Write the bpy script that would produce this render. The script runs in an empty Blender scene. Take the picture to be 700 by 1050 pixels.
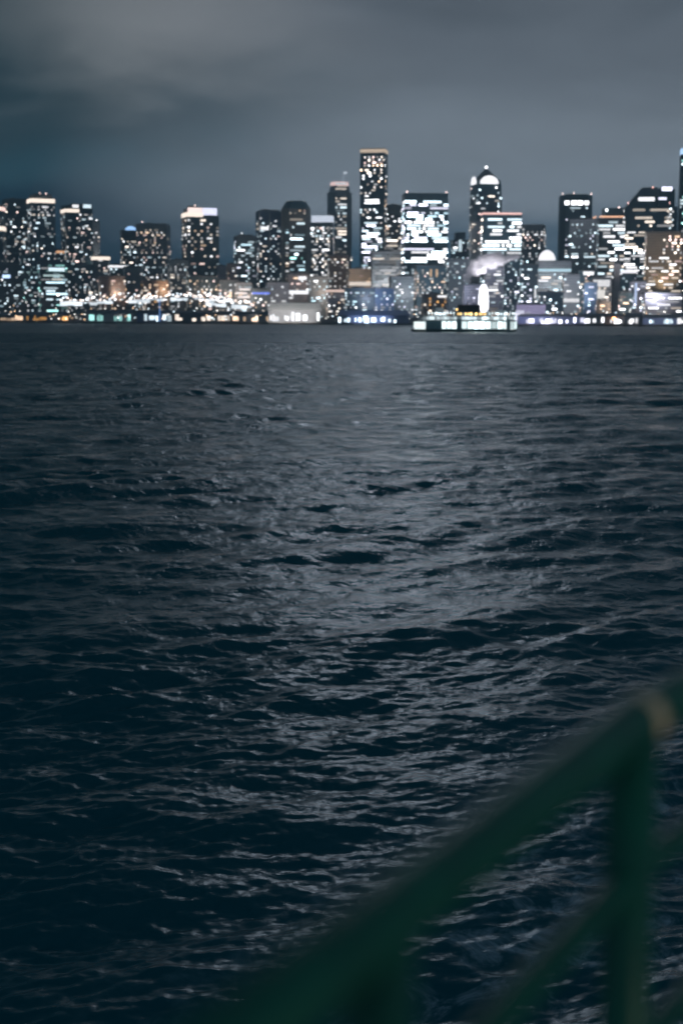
import bpy, bmesh, math, random
import numpy as np
from mathutils import Vector, Matrix
R = random.Random(7)
sc = bpy.context.scene
col = sc.collection
rad = math.radians

# ------------------------------------------------------------------ camera
F = 1458.0                       # focal length in photo pixels (50 mm on a 24 x 36 portrait frame)
CAM_H = 12.0
TILT = math.atan((525 - 324.5) / F)
ROLL = rad(-0.2)
CAM_M = Matrix.Rotation(math.pi / 2 - TILT, 3, 'X') @ Matrix.Rotation(-ROLL, 3, 'Z')

def ray(px, py):
    return CAM_M @ Vector(((px - 350) / F, (525 - py) / F, -1.0))

def at(px, py, y):
    """world point seen at photo pixel (px,py) whose forward distance is y"""
    d = ray(px, py)
    return Vector((d.x / d.y * y, y, CAM_H + d.z / d.y * y))

def at_z(px, py, z):
    d = ray(px, py)
    k = (z - CAM_H) / d.z
    return Vector((d.x * k, d.y * k, z))

cam_d = bpy.data.cameras.new('camera')
cam = bpy.data.objects.new('camera', cam_d)
col.objects.link(cam)
cam.location = (0, 0, CAM_H)
cam.rotation_euler = CAM_M.to_euler()
cam_d.sensor_fit = 'VERTICAL'
cam_d.sensor_height = 36.0
cam_d.lens = 50.0
cam_d.clip_start = 0.05
cam_d.clip_end = 30000
cam_d.dof.use_dof = True
cam_d.dof.focus_distance = 20.0
cam_d.dof.aperture_fstop = 1.4
cam_d.dof.aperture_blades = 0
sc.camera = cam

# ------------------------------------------------------------------ render settings
sc.render.engine = 'CYCLES'
cy = sc.cycles
cy.use_denoising = True
try:
    cy.denoiser = 'OPENIMAGEDENOISE'
    cy.denoising_prefilter = 'ACCURATE'
except Exception:
    pass
cy.max_bounces = 5
cy.diffuse_bounces = 2
cy.glossy_bounces = 3
cy.transmission_bounces = 2
cy.volume_bounces = 2
cy.sample_clamp_indirect = 4.0
cy.caustics_reflective = False
cy.caustics_refractive = False
vs = sc.view_settings
vs.view_transform = 'Standard'
vs.look = 'None'
vs.exposure = 0.0
vs.gamma = 1.0
vs.use_curve_mapping = False

# ------------------------------------------------------------------ object helpers
def tag(o, label=None, cat=None, group=None, kind=None):
    if label: o['label'] = label
    if cat: o['category'] = cat
    if group: o['group'] = group
    if kind: o['kind'] = kind
    return o

def thing(name, label, cat, loc=(0, 0, 0), rz=0.0, group=None):
    o = bpy.data.objects.new(name, None)
    o.empty_display_size = 1.0
    col.objects.link(o)
    o.location = loc
    o.rotation_euler = (0, 0, rz)
    return tag(o, label, cat, group)

def link(name, bm, m, parent=None, smooth=False):
    me = bpy.data.meshes.new(name)
    bm.normal_update()
    bm.to_mesh(me); bm.free()
    if smooth:
        for p in me.polygons: p.use_smooth = True
    for mm in (m if isinstance(m, (list, tuple)) else [m]):
        me.materials.append(mm)
    o = bpy.data.objects.new(name, me)
    col.objects.link(o)
    if parent is not None: o.parent = parent
    return o

def BM(): return bmesh.new()

def box(bm, c, s, rz=0.0, mat=0):
    M = Matrix.Translation(Vector(c)) @ Matrix.Rotation(rz, 4, 'Z') @ Matrix.Diagonal((s[0], s[1], s[2], 1))
    r = bmesh.ops.create_cube(bm, size=1.0, matrix=M)
    for v in r['verts']:
        for f in v.link_faces: f.material_index = mat
    return r['verts']

def prism(bm, pts, z0, z1, top_scale=1.0, top_shift=(0, 0)):
    cx = sum(p[0] for p in pts) / len(pts); cyy = sum(p[1] for p in pts) / len(pts)
    lo = [bm.verts.new((p[0], p[1], z0)) for p in pts]
    hi = [bm.verts.new((cx + (p[0] - cx) * top_scale + top_shift[0], cyy + (p[1] - cyy) * top_scale + top_shift[1], z1)) for p in pts]
    n = len(pts)
    bm.faces.new(list(reversed(lo))); bm.faces.new(hi)
    for i in range(n):
        bm.faces.new((lo[i], lo[(i + 1) % n], hi[(i + 1) % n], hi[i]))

def tube(bm, pts, r, seg=10, closed=False):
    pts = [Vector(p) for p in pts]
    rings = []
    n = len(pts)
    for i, p in enumerate(pts):
        if closed:
            t = pts[(i + 1) % n] - pts[i - 1]
        else:
            t = pts[min(i + 1, n - 1)] - pts[max(i - 1, 0)]
        t.normalize()
        a = Vector((0, 0, 1)) if abs(t.z) < .9 else Vector((1, 0, 0))
        u = t.cross(a).normalized(); w = t.cross(u).normalized()
        rings.append([bm.verts.new(p + u * (r * math.cos(2 * math.pi * k / seg)) + w * (r * math.sin(2 * math.pi * k / seg))) for k in range(seg)])
    m = n if closed else n - 1
    for i in range(m):
        A, B = rings[i], rings[(i + 1) % n]
        for k in range(seg):
            bm.faces.new((A[k], A[(k + 1) % seg], B[(k + 1) % seg], B[k]))
    if not closed:
        bm.faces.new(list(reversed(rings[0]))); bm.faces.new(rings[-1])

def ball(bm, c, r, sx=1, sy=1, sz=1, sub=2):
    bmesh.ops.create_icosphere(bm, subdivisions=sub, radius=r, matrix=Matrix.Translation(Vector(c)) @ Matrix.Diagonal((sx, sy, sz, 1)))

def dome(bm, c, rx, ry, h, seg=20, rings=6):
    rows = []
    for j in range(rings):
        a = j / rings * math.pi / 2
        rows.append([bm.verts.new((c[0] + rx * math.cos(a) * math.cos(2 * math.pi * k / seg), c[1] + ry * math.cos(a) * math.sin(2 * math.pi * k / seg), c[2] + h * math.sin(a))) for k in range(seg)])
    top = bm.verts.new((c[0], c[1], c[2] + h))
    for j in range(rings - 1):
        for k in range(seg):
            bm.faces.new((rows[j][k], rows[j][(k + 1) % seg], rows[j + 1][(k + 1) % seg], rows[j + 1][k]))
    for k in range(seg): bm.faces.new((rows[-1][k], rows[-1][(k + 1) % seg], top))
    bm.faces.new(list(reversed(rows[0])))

# ------------------------------------------------------------------ node helpers
class NT:
    def __init__(s, tree):
        s.t = tree; s.n = tree.nodes; s.l = tree.links
    def new(s, typ, **kw):
        nd = s.n.new(typ)
        for k, v in kw.items(): setattr(nd, k, v)
        return nd
    def put(s, sock, v):
        if hasattr(v, 'is_output') or isinstance(v, bpy.types.NodeSocket): s.l.new(v, sock)
        else: sock.default_value = v
    def m(s, op, a, b=None, c=None, clamp=False):
        nd = s.new('ShaderNodeMath', operation=op); nd.use_clamp = clamp
        s.put(nd.inputs[0], a)
        if b is not None: s.put(nd.inputs[1], b)
        if c is not None: s.put(nd.inputs[2], c)
        return nd.outputs[0]
    def mix(s, f, a, b):
        nd = s.new('ShaderNodeMix', data_type='RGBA')
        s.put(nd.inputs[0], f); s.put(nd.inputs[6], a); s.put(nd.inputs[7], b)
        return nd.outputs[2]
    def ramp(s, f, stops, interp='EASE'):
        nd = s.new('ShaderNodeValToRGB')
        cr = nd.color_ramp; cr.interpolation = interp
        while len(cr.elements) < len(stops): cr.elements.new(0.5)
        for e, (p, c) in zip(cr.elements, stops):
            e.position = p; e.color = (c[0], c[1], c[2], 1)
        s.put(nd.inputs[0], f)
        return nd.outputs[0]
    def noise(s, vec, scale, detail=2.0, rough=0.5, dist=0.0):
        nd = s.new('ShaderNodeTexNoise')
        if vec is not None: s.l.new(vec, nd.inputs['Vector'])
        nd.inputs['Scale'].default_value = scale; nd.inputs['Detail'].default_value = detail
        nd.inputs['Roughness'].default_value = rough; nd.inputs['Distortion'].default_value = dist
        return nd.outputs[0]
    def smooth(s, v, a, b):
        nd = s.new('ShaderNodeMapRange', interpolation_type='SMOOTHSTEP')
        s.put(nd.inputs[0], v); nd.inputs[1].default_value = a; nd.inputs[2].default_value = b
        return nd.outputs[0]
    def vec(s, x, y, z):
        nd = s.new('ShaderNodeCombineXYZ')
        s.put(nd.inputs[0], x); s.put(nd.inputs[1], y); s.put(nd.inputs[2], z)
        return nd.outputs[0]

def lin(r, g, b):
    f = lambda c: (c / 255 / 12.92) if c / 255 <= .04045 else ((c / 255 + .055) / 1.055) ** 2.4
    return (f(r), f(g), f(b))

_M = {}
def mat(name):
    m = bpy.data.materials.new(name); m.use_nodes = True
    nt = NT(m.node_tree); b = m.node_tree.nodes['Principled BSDF']
    return m, nt, b

def wall_mat(key, base, glass=(.022, .06, .08), sh=4.0, cw=3.2, fz=.5, fx=.75, rough=.7):
    """facade: storeys of dark unlit glass between spandrels and piers, in metres of the building"""
    k = ('wall', key)
    if k in _M: return _M[k]
    m, nt, b = mat('facade_' + key)
    tc = nt.new('ShaderNodeTexCoord'); sp = nt.new('ShaderNodeSeparateXYZ')
    nt.l.new(tc.outputs['Object'], sp.inputs[0])
    x, y, z = sp.outputs
    zz = nt.m('FRACT', nt.m('DIVIDE', z, sh))
    xx = nt.m('FRACT', nt.m('DIVIDE', nt.m('ADD', x, nt.m('ADD', y, 500.0)), cw))
    geo = nt.new('ShaderNodeNewGeometry'); sn = nt.new('ShaderNodeSeparateXYZ')
    nt.l.new(geo.outputs['Normal'], sn.inputs[0])
    side = nt.m('LESS_THAN', nt.m('ABSOLUTE', sn.outputs[2]), .5)
    g = nt.m('MULTIPLY', nt.m('MULTIPLY', nt.m('LESS_THAN', zz, fz), nt.m('LESS_THAN', xx, fx)), side)
    n = nt.noise(tc.outputs['Object'], .06, 4)
    var = nt.m('ADD', .7, nt.m('MULTIPLY', n, .6))
    bc = nt.new('ShaderNodeMix', data_type='RGBA', blend_type='MULTIPLY')
    bc.inputs[0].default_value = 1.0
    bc.inputs[6].default_value = (*base, 1); nt.l.new(nt.vec(var, var, var), bc.inputs[7])
    nt.l.new(nt.mix(g, bc.outputs[2], (*glass, 1)), b.inputs['Base Color'])
    nt.put(b.inputs['Roughness'], nt.m('SUBTRACT', rough, nt.m('MULTIPLY', g, rough - .35)))
    _M[k] = m
    return m

def plain(key, base, rough=.6, metal=0.0, var=.25, scale=1.5):
    k = ('plain', key)
    if k in _M: return _M[k]
    m, nt, b = mat(key)
    tc = nt.new('ShaderNodeTexCoord')
    n = nt.noise(tc.outputs['Object'], scale, 5, .6)
    c = nt.mix(nt.m('MULTIPLY', n, 1.0), (*[v * (1 - var) for v in base], 1), (*[min(1, v * (1 + var)) for v in base], 1))
    nt.l.new(c, b.inputs['Base Color'])
    b.inputs['Roughness'].default_value = rough; b.inputs['Metallic'].default_value = metal
    _M[k] = m
    return m

def glow(key, strength, color=None, vary=.5):
    """a lamp, lit window or lit crown. color None: the object's own colour."""
    k = ('glow', key)
    if k in _M: return _M[k]
    m = bpy.data.materials.new('lit_' + key); m.use_nodes = True
    nt = NT(m.node_tree); nt.n.clear()
    out = nt.new('ShaderNodeOutputMaterial'); em = nt.new('ShaderNodeEmission')
    oi = nt.new('ShaderNodeObjectInfo'); geo = nt.new('ShaderNodeNewGeometry')
    if color is None: nt.l.new(oi.outputs['Color'], em.inputs['Color'])
    else: em.inputs['Color'].default_value = (*color, 1)
    r1 = nt.m('FRACT', nt.m('ADD', oi.outputs['Random'], geo.outputs['Random Per Island']))
    s = nt.m('MULTIPLY', strength, nt.m('ADD', 1 - vary, nt.m('MULTIPLY', nt.m('POWER', r1, 2.0), 3 * vary)))
    nt.l.new(s, em.inputs['Strength'])
    nt.l.new(em.outputs[0], out.inputs[0])
    m.cycles.emission_sampling = 'NONE'
    _M[k] = m
    return m

WARM = (1.0, .70, .48); WARM2 = (1.0, .86, .74); PINK = (1.0, .72, .66)
WHITE = (.97, .97, 1.0); COOL = (.74, .91, 1.0); COOL2 = (.62, .88, 1.0); TEAL = (.45, .95, .9)
BLUE = (.35, .55, 1.0); AMBER = (1.0, .5, .15); LAV = (.82, .82, 1.0)
PAL = {
    'warm': [WARM, WARM2, WARM2, PINK, WHITE, WHITE],
    'mixed': [WARM2, WHITE, WHITE, COOL, COOL, PINK],
    'cool': [COOL, COOL, COOL2, WHITE, COOL, LAV],
    'white': [WHITE, WHITE, COOL, WARM2],
    'teal': [COOL2, COOL, TEAL, WHITE],
    'lav': [LAV, LAV, WHITE, COOL],
    'amber': [AMBER, WARM, WARM2],
}
WIN = glow('window', 3.4)
_unit = None
def unit_mesh():
    global _unit
    if _unit is None:
        bm = BM(); box(bm, (0, 0, 0), (1, 1, 1))
        _unit = bpy.data.meshes.new('lit_window'); bm.to_mesh(_unit); bm.free()
        _unit.materials.append(WIN)
    return _unit

def lit(parent, name, loc, size, color, mesh=None):
    o = bpy.data.objects.new(name, mesh or unit_mesh())
    col.objects.link(o); o.parent = parent
    o.location = loc; o.scale = size
    o.color = (*color, 1)
    return o

# ------------------------------------------------------------------ world: low cloud lit by the city
w = bpy.data.worlds.new('World'); sc.world = w; w.use_nodes = True
nt = NT(w.node_tree); nt.n.clear()
out = nt.new('ShaderNodeOutputWorld'); bg = nt.new('ShaderNodeBackground')
tc = nt.new('ShaderNodeTexCoord'); sp = nt.new('ShaderNodeSeparateXYZ')
nt.l.new(tc.outputs['Generated'], sp.inputs[0])
X, Y, Z = sp.outputs
n1 = nt.noise(nt.vec(nt.m('MULTIPLY', X, 2.6), nt.m('MULTIPLY', Y, 1.0), nt.m('MULTIPLY', Z, 9.0)), 2.2, 5, .5, .4)
n2 = nt.noise(nt.vec(nt.m('MULTIPLY', X, 3.0), nt.m('ADD', Y, 7.0), nt.m('MULTIPLY', Z, 6.0)), 1.3, 2, .4)
n3 = nt.noise(nt.vec(nt.m('MULTIPLY', X, 5.0), nt.m('ADD', Y, 3.0), nt.m('MULTIPLY', Z, 11.0)), 2.0, 7, .6, .3)
zz = nt.m('ADD', Z, nt.m('MULTIPLY', nt.m('SUBTRACT', n1, .5), .10))
zz = nt.m('MULTIPLY', zz, 2.0, clamp=True)          # ramp spans elevation 0..30 degrees
right = nt.ramp(zz, [(0.0, lin(6, 46, 76)), (.07, lin(52, 88, 112)), (.16, lin(138, 152, 166)), (.24, lin(126, 138, 150)), (.36, lin(100, 110, 121)), (.46, lin(80, 90, 100)), (.62, lin(46, 62, 74)), (1, lin(34, 52, 64))])
left = nt.ramp(zz, [(0.0, lin(0, 26, 50)), (.12, lin(2, 42, 62)), (.20, lin(38, 72, 86)), (.27, lin(40, 62, 72)), (.34, lin(70, 84, 92)), (.44, lin(52, 68, 76)), (.54, lin(18, 36, 45)), (1, lin(14, 30, 38))])
blob = nt.m('MULTIPLY', nt.m('MULTIPLY', nt.smooth(X, -.26, -.08), nt.smooth(zz, .26, .37)), nt.smooth(zz, .52, .40))
left = nt.mix(nt.m('MULTIPLY', blob, 1.0), left, (*lin(142, 146, 150), 1))
side = nt.smooth(nt.m('ADD', X, nt.m('MULTIPLY', nt.m('SUBTRACT', n2, .5), .22)), -.20, .04)
front = nt.mix(side, left, right)
back = nt.smooth(Y, .75, -.3)
c = nt.mix(back, front, (*lin(78, 94, 106), 1))
# bright cloud gap added above the view, its reflection gives the water its sheen
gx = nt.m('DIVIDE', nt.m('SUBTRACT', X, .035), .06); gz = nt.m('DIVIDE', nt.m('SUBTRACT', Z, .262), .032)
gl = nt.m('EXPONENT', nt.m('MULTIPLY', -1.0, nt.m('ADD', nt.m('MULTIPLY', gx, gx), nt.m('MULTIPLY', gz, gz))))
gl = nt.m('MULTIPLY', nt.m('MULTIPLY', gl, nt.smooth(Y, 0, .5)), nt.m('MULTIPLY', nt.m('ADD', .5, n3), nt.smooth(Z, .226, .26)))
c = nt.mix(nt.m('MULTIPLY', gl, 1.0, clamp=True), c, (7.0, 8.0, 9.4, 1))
cl = nt.m('ADD', .66, nt.m('ADD', nt.m('MULTIPLY', n1, .34), nt.m('MULTIPLY', n3, .34)))
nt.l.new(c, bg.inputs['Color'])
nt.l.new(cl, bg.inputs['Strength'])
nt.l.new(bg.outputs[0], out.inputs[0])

# ------------------------------------------------------------------ shoreline, ground, water
def shoreY(px):
    y0, y1 = 2272.0, 1966.0
    t = px / 700.0
    x0, x1 = at(0, 331, y0).x, at(700, 334.6, y1).x
    s = (y1 - y0) / (x1 - x0)
    u = ray(px, 333); k = u.x / u.y
    return (y0 - s * x0) / (1 - s * k)

SH0 = at(0, 331, 2272.0); SH1 = at(700, 334.6, 1966.0)
sdir = Vector((SH1.x - SH0.x, SH1.y - SH0.y, 0)).normalized()
snor = Vector((-sdir.y, sdir.x, 0))                # inland

def ground_h(off):
    return 2.5 + max(0.0, min(off, 1500.0)) * .045

bm = BM()
us = [-3500, -2500, -1500, -700, 0, 700, 1500, 2500, 3500]
offs = [0, 20, 120, 300, 600, 1000, 1500, 2000, 2500]
g = [[bm.verts.new((SH0 + sdir * (u + 500) + snor * o)[:2] + (ground_h(o) if o else 2.5,)) for o in offs] for u in us]
for i in range(len(us) - 1):
    for j in range(len(offs) - 1):
        bm.faces.new((g[i][j], g[i + 1][j], g[i + 1][j + 1], g[i][j + 1]))
tag(link('ground', bm, plain('ground_paving', (.05, .05, .055), .85, scale=.05)), kind='structure')

bm = BM()
c0 = SH0 + sdir * 500 - snor * .6
box(bm, (c0.x, c0.y, .4), (6900, 1.2, 4.6), math.atan2(sdir.y, sdir.x))
tag(link('sea_wall', bm, plain('sea_wall_concrete', (.10, .11, .11), .8, scale=.2)), 'long dark concrete sea wall running along the waterline below the city', 'sea wall')

# water: one sheet with real wave relief (sum of wind waves), finer towards the ferry we stand on
def wave_field(xs, ys, spacing):
    rs = np.random.RandomState(11)
    z = np.zeros_like(xs); dx = np.zeros_like(xs); dy = np.zeros_like(xs)
    wind = rad(-72)                                    # travelling towards the camera, a little to the left
    xs32, ys32, sp32 = xs.astype(np.float32), ys.astype(np.float32), spacing.astype(np.float32)
    z = z.astype(np.float32); dx = dx.astype(np.float32); dy = dy.astype(np.float32)
    for i in range(240):
        L = math.exp(rs.uniform(math.log(.24), math.log(24.0)))
        spread = .30 if L > 8 else .62 if L > 1.5 else .5
        th = wind + rs.normal(0, spread)
        if L < 1.5: slope = .027
        elif L < 8: slope = .023
        else: slope = .010
        A = slope * L / 6.283 * rs.uniform(.5, 1.3)
        k = 2 * math.pi / L
        kx, ky = k * math.cos(th), k * math.sin(th)
        att = np.clip((L / sp32 - 1.8) / 1.8, 0, 1)
        if not att.any(): continue
        ph = np.float32(kx) * xs32 + np.float32(ky) * ys32 + np.float32(rs.uniform(0, 6.28))
        a = np.float32(A) * att
        z += a * np.cos(ph)
        sn_ = a * np.sin(ph)
        dx -= np.float32(.3 * math.cos(th)) * sn_
        dy -= np.float32(.3 * math.sin(th)) * sn_
    # patches of stronger and weaker chop
    gust = .95 + .2 * np.sin(xs * .043 + ys * .061 + 1.0 + 1.5 * np.sin(xs * .03)) * np.sin(ys * .034 - xs * .027) + .3 * np.sin(xs * .09 - ys * .13 + 2 * np.sin(ys * .05)) * np.sin(xs * .05 + ys * .03)
    gust = np.clip(gust, .45, 1.5)
    return z * gust, dx * gust, dy * gust

ang = np.concatenate([np.linspace(-75, -19, 50)[:-1], np.linspace(-19, 19, 600), np.linspace(19, 75, 50)[1:]])
ang = np.radians(ang)
rr = [1.0, 4.0, 8.0, 12.0]
r = 15.0
while r < 1000:
    rr.append(r)
    r += max(.05, min(1.0, r * r / 12.0 / F * (1.05 if r < 80 else .8)))
while r < 2900:
    rr.append(r); r *= 1.02
rr = np.array(rr)
RR, AA = np.meshgrid(rr, ang, indexing='ij')
wx = RR * np.sin(AA); wy = RR * np.cos(AA)
sp_r = np.gradient(rr)[:, None] * np.ones_like(AA)
sp_a = RR * np.gradient(ang)[None, :]
zw, dxw, dyw = wave_field(wx, wy, np.maximum(sp_r, sp_a))
co = np.stack([wx + dxw, wy + dyw, zw], -1).reshape(-1, 3)
nr, na = RR.shape
idx = np.arange(nr * na).reshape(nr, na)
q = np.stack([idx[:-1, :-1], idx[:-1, 1:], idx[1:, 1:], idx[1:, :-1]], -1).reshape(-1, 4)[:, ::-1]
me = bpy.data.meshes.new('water')
me.vertices.add(len(co)); me.vertices.foreach_set('co', co.astype(np.float32).ravel())
me.loops.add(q.size); me.loops.foreach_set('vertex_index', q.astype(np.int32).ravel())
me.polygons.add(len(q)); me.polygons.foreach_set('loop_start', (np.arange(len(q)) * 4).astype(np.int32))
me.polygons.foreach_set('use_smooth', np.ones(len(q), bool))
me.update(calc_edges=True); me.validate()
water = bpy.data.objects.new('water', me); col.objects.link(water)
tag(water, kind='structure')
m, nt, b = mat('sea_water')
b.inputs['Base Color'].default_value = (.002, .085, .112, 1)
b.inputs['IOR'].default_value = 1.333; b.inputs['Specular Tint'].default_value = (.62, .9, 1, 1); b.inputs['Specular IOR Level'].default_value = .36
geo = nt.new('ShaderNodeNewGeometry'); sp = nt.new('ShaderNodeSeparateXYZ')
nt.l.new(geo.outputs['Position'], sp.inputs[0])
dist = nt.m('SQRT', nt.m('ADD', nt.m('MULTIPLY', sp.outputs[0], sp.outputs[0]), nt.m('MULTIPLY', sp.outputs[1], sp.outputs[1])))
nt.l.new(nt.ramp(nt.m('DIVIDE', dist, 1600.0, clamp=True), [(0, (.27,) * 3), (.03, (.2,) * 3), (.08, (.15,) * 3), (.14, (.18,) * 3), (.45, (.29,) * 3), (1, (.38,) * 3)], 'LINEAR'), b.inputs['Roughness'])
px_, py_ = sp.outputs[0], sp.outputs[1]
cw_, sw_ = math.cos(rad(-72)), math.sin(rad(-72))
along = nt.m('ADD', nt.m('MULTIPLY', px_, cw_), nt.m('MULTIPLY', py_, sw_))     # along the wind
cross = nt.m('ADD', nt.m('MULTIPLY', px_, -sw_), nt.m('MULTIPLY', py_, cw_))    # along the crests
dn_ = lambda mx: nt.m('DIVIDE', dist, mx, clamp=True)
def ripple(scale, stretch, detail, rough, height, stops, mx, normal=None):
    n_ = nt.noise(nt.vec(along, nt.m('MULTIPLY', cross, stretch), 0.0), scale, detail, rough, .25)
    b_ = nt.new('ShaderNodeBump'); b_.inputs['Distance'].default_value = height
    nt.l.new(n_, b_.inputs['Height'])
    nt.l.new(nt.ramp(dn_(mx), [(p_, (v_,) * 3) for p_, v_ in stops], 'LINEAR'), b_.inputs['Strength'])
    if normal is not None: nt.l.new(normal, b_.inputs['Normal'])
    return b_.outputs[0]
nb = ripple(3.2, .6, 4, .6, .07, [(0, .12), (.3, .4), (1, .0)], 160)
nb = ripple(.75, .8, 4, .62, .42, [(0, .0), (.12, .3), (.4, 1.0), (1, .4)], 400, nb)
nb = ripple(.24, 1.2, 4, .62, 1.5, [(0, .0), (.08, .25), (.3, 1.0), (1, 1.0)], 900, nb)
nt.l.new(nb, b.inputs['Normal'])
hull_off = nt.m('SUBTRACT', nt.m('MULTIPLY', nt.m('ADD', px_, .65), .86), nt.m('MULTIPLY', py_, .51))
fm = nt.noise(geo.outputs['Position'], .8, 6, .68, .8)
fm = nt.m('MULTIPLY', nt.smooth(fm, .47, .72), nt.smooth(hull_off, -16.5, -9.0))
nt.l.new(nt.mix(nt.m('MULTIPLY', fm, .75), (.002, .085, .112, 1), (.42, .56, .66, 1)), b.inputs['Base Color'])
me.materials.append(m)

# ------------------------------------------------------------------ towers
ROOF = plain('roof_membrane', (.05, .055, .06), .9, scale=.1)
MECH = plain('roof_machinery', (.12, .125, .13), .7, scale=.2)
TRIM = plain('pale_trim', (.30, .30, .30), .6, scale=.2)
STEEL = plain('dark_steel', (.06, .065, .07), .5, .6, scale=1)

class Tower:
    """px0..px1, ptop: outline in the photograph; off: metres inland from the shore; yaw: turn to the line of sight in degrees"""
    def __init__(s, px0, px1, ptop, off, label, yaw=16, ratio=.8, cat='skyscraper', name='office_tower', pbase=322):
        s.px = (px0 + px1) / 2
        s.y = shoreY(s.px) + off
        z = ground_h(off)
        a, bb = at(px0, pbase, s.y), at(px1, pbase, s.y)
        Wp = bb.x - a.x
        th = rad(abs(yaw))
        s.w = Wp / (math.cos(th) + ratio * math.sin(th)); s.d = s.w * ratio
        cx = (a.x + bb.x) / 2
        az = math.atan2(cx, s.y)
        s.base = z - 2.0
        s.h = at(s.px, ptop, s.y).z - s.base
        s.root = thing(name, label, cat, (cx, s.y + s.d / 2, s.base), rad(yaw) - az)
        s.yaw = yaw
        s.wins = []
        s.ppm = F / s.y                            # pixels per metre here
    def zpx(s, py): return at(s.px, py, s.y).z - s.base
    def xpx(s, px): return (px - s.px) / s.ppm
    def part(s, name, bm, m, smooth=False, color=None):
        o = link(name, bm, m, s.root, smooth)
        if color: o.color = (*color, 1)
        return o
    def shaft(s, m, z0=0, z1=None, k=1.0, kd=None, x=0, name='wall', chamfer=0.0, roof=True):
        z1 = s.h if z1 is None else z1
        w, d = s.w * k / 2, s.d * (kd or k) / 2
        bm = BM()
        if chamfer:
            c = chamfer
            pts = [(-w + c, -d), (w - c, -d), (w, -d + c), (w, d - c), (w - c, d), (-w + c, d), (-w, d - c), (-w, -d + c)]
        else:
            pts = [(-w, -d), (w, -d), (w, d), (-w, d)]
        prism(bm, [(p[0] + x, p[1]) for p in pts], z0, z1)
        o = s.part(name, bm, m)
        return o
    def roof(s, k=.6, h=5, beacons=(), m=None, x=0, parapet=True):
        if parapet:
            bm = BM()
            w, d = s.w / 2, s.d / 2
            for c, sz in (((0, -d + .25, s.h + .7), (s.w - .06, .5, 1.4)), ((0, d - .25, s.h + .7), (s.w - .06, .5, 1.4)), ((-w + .28, 0, s.h + .7), (.5, s.d - 1.06, 1.4)), ((w - .28, 0, s.h + .7), (.5, s.d - 1.06, 1.4))):
                box(bm, c, sz)
            s.part('parapet', bm, m or MECH)
        if k:
            bm = BM()
            box(bm, (x, 0, s.h + h / 2), (s.w * k, s.d * k, h))
            box(bm, (x - s.w * k * .2, 0, s.h + h + .8), (s.w * k * .25, s.d * k * .4, 1.6))
            box(bm, (x + s.w * k * .25, s.d * .1, s.h + h + .5), (s.w * k * .2, s.d * k * .3, 1.0))
            s.part('roof_plant', bm, MECH)
        for bx, bz, c in beacons: s.lamp(s.w * bx, -s.d * .42, s.h + bz, c)
    def lamp(s, x, y, z, c=PINK, r=1.0, name='beacon'):
        bm = BM(); ball(bm, (0, 0, 0), r, sub=1); box(bm, (0, 0, -r - .6), (.25, .25, 1.6))
        o = s.part(name, bm, glow('beacon', 5, None, .3)); o.location = (x, y, z + r + .8); o.color = (*c, 1)
        return o
    def band(s, z0, z1, c, k=1.004, name='lit_crown', x0=-.5, x1=.5, strength='crown', side=True):
        """lit strip round the facade between two heights"""
        bm = BM()
        w, d = s.w * k, s.d * k
        xa, xb = s.w * x0, s.w * x1
        box(bm, ((xa + xb) / 2, -d / 2 - .2, (z0 + z1) / 2), (xb - xa, .5, z1 - z0))
        if side:
            sx = -1 if s.yaw > 0 else 1
            box(bm, (sx * (w / 2 + .2), 0, (z0 + z1) / 2), (.5, d - .8, z1 - z0))
        o = s.part(name, bm, glow(strength, 1.6, None, .0)); o.color = (*c, 1)
        return o
    def windows(s, p=.3, pal='mixed', z0=None, z1=None, x0=-.5, x1=.5, sh=4.0, cw=3.2, style='rand', run=4, k=1.0, kd=None, x=0, faces='fs', seed=None, size=(.7, .5), bright=1.0, ps=None):
        """lit windows; z0/z1 are photo rows (top row first)"""
        bright = bright * (.55 if s.px < 230 else .75 if s.px < 360 else (1.6 if s.h > 140 else .65) if 365 < s.px < 540 else 1.0)
        p = min(.97, p * (1.12 if s.px < 360 else 1.15))
        sh = sh * (1.12 if style == 'rand' else 1.2); cw = cw * 1.2
        rnd = random.Random(seed if seed is not None else int(s.px * 100 + (z0 or 0)))
        ztop = (s.h if z0 is None else s.zpx(z0)) - sh * .3
        zbot = max(3.0, s.zpx(z1) if z1 is not None else 3.0)
        w, d = s.w * k, s.d * (kd or k)
        rows = max(1, int((ztop - zbot) / sh))
        for face in faces:
            if face == 'f': fw = w * (x1 - x0); xa = w * x0 + x
            else: fw = d * .94; xa = -d * .47
            n = max(1, int(fw / cw)); c2 = fw / n
            pp = p if face == 'f' else (ps if ps is not None else p * .7)
            for rI in range(rows):
                z = ztop - (rI + .5) * sh
                j = 0
                dens = pp * rnd.choice((.5, 1, 1, 1.4)) if style == 'rand' else (pp if rnd.random() < .8 else pp * .3)
                while j < n:
                    if rnd.random() < (dens if style == 'rand' else dens / (1 + (run - 1) * dens * .22)):
                        ln = 1 if style == 'rand' else min(n - j, max(1, int(rnd.gauss(run, run * .5))))
                        if style == 'rand' and rnd.random() < .2: ln = min(2, n - j)
                        c = rnd.choice(PAL[pal]) if rnd.random() < .65 or not s.wins else tuple(min(1, q / max(s.wins[-1][2])) for q in s.wins[-1][2]); br = bright * rnd.choice((.2, .4, .7, 1.0, 1.2))
                        u = xa + (j + ln / 2) * c2
                        sz = (ln * c2 - c2 * (1 - size[0]), .3, sh * size[1])
                        if face == 'f': s.wins.append(((u, -d / 2 - .05, z), sz, [q * br for q in c]))
                        else:
                            sx = -1 if s.yaw > 0 else 1
                            s.wins.append(((sx * (w / 2 + .05) + x, u, z), (.3, sz[0], sz[2]), [q * br for q in c]))
                        j += ln
                    j += 1
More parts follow.
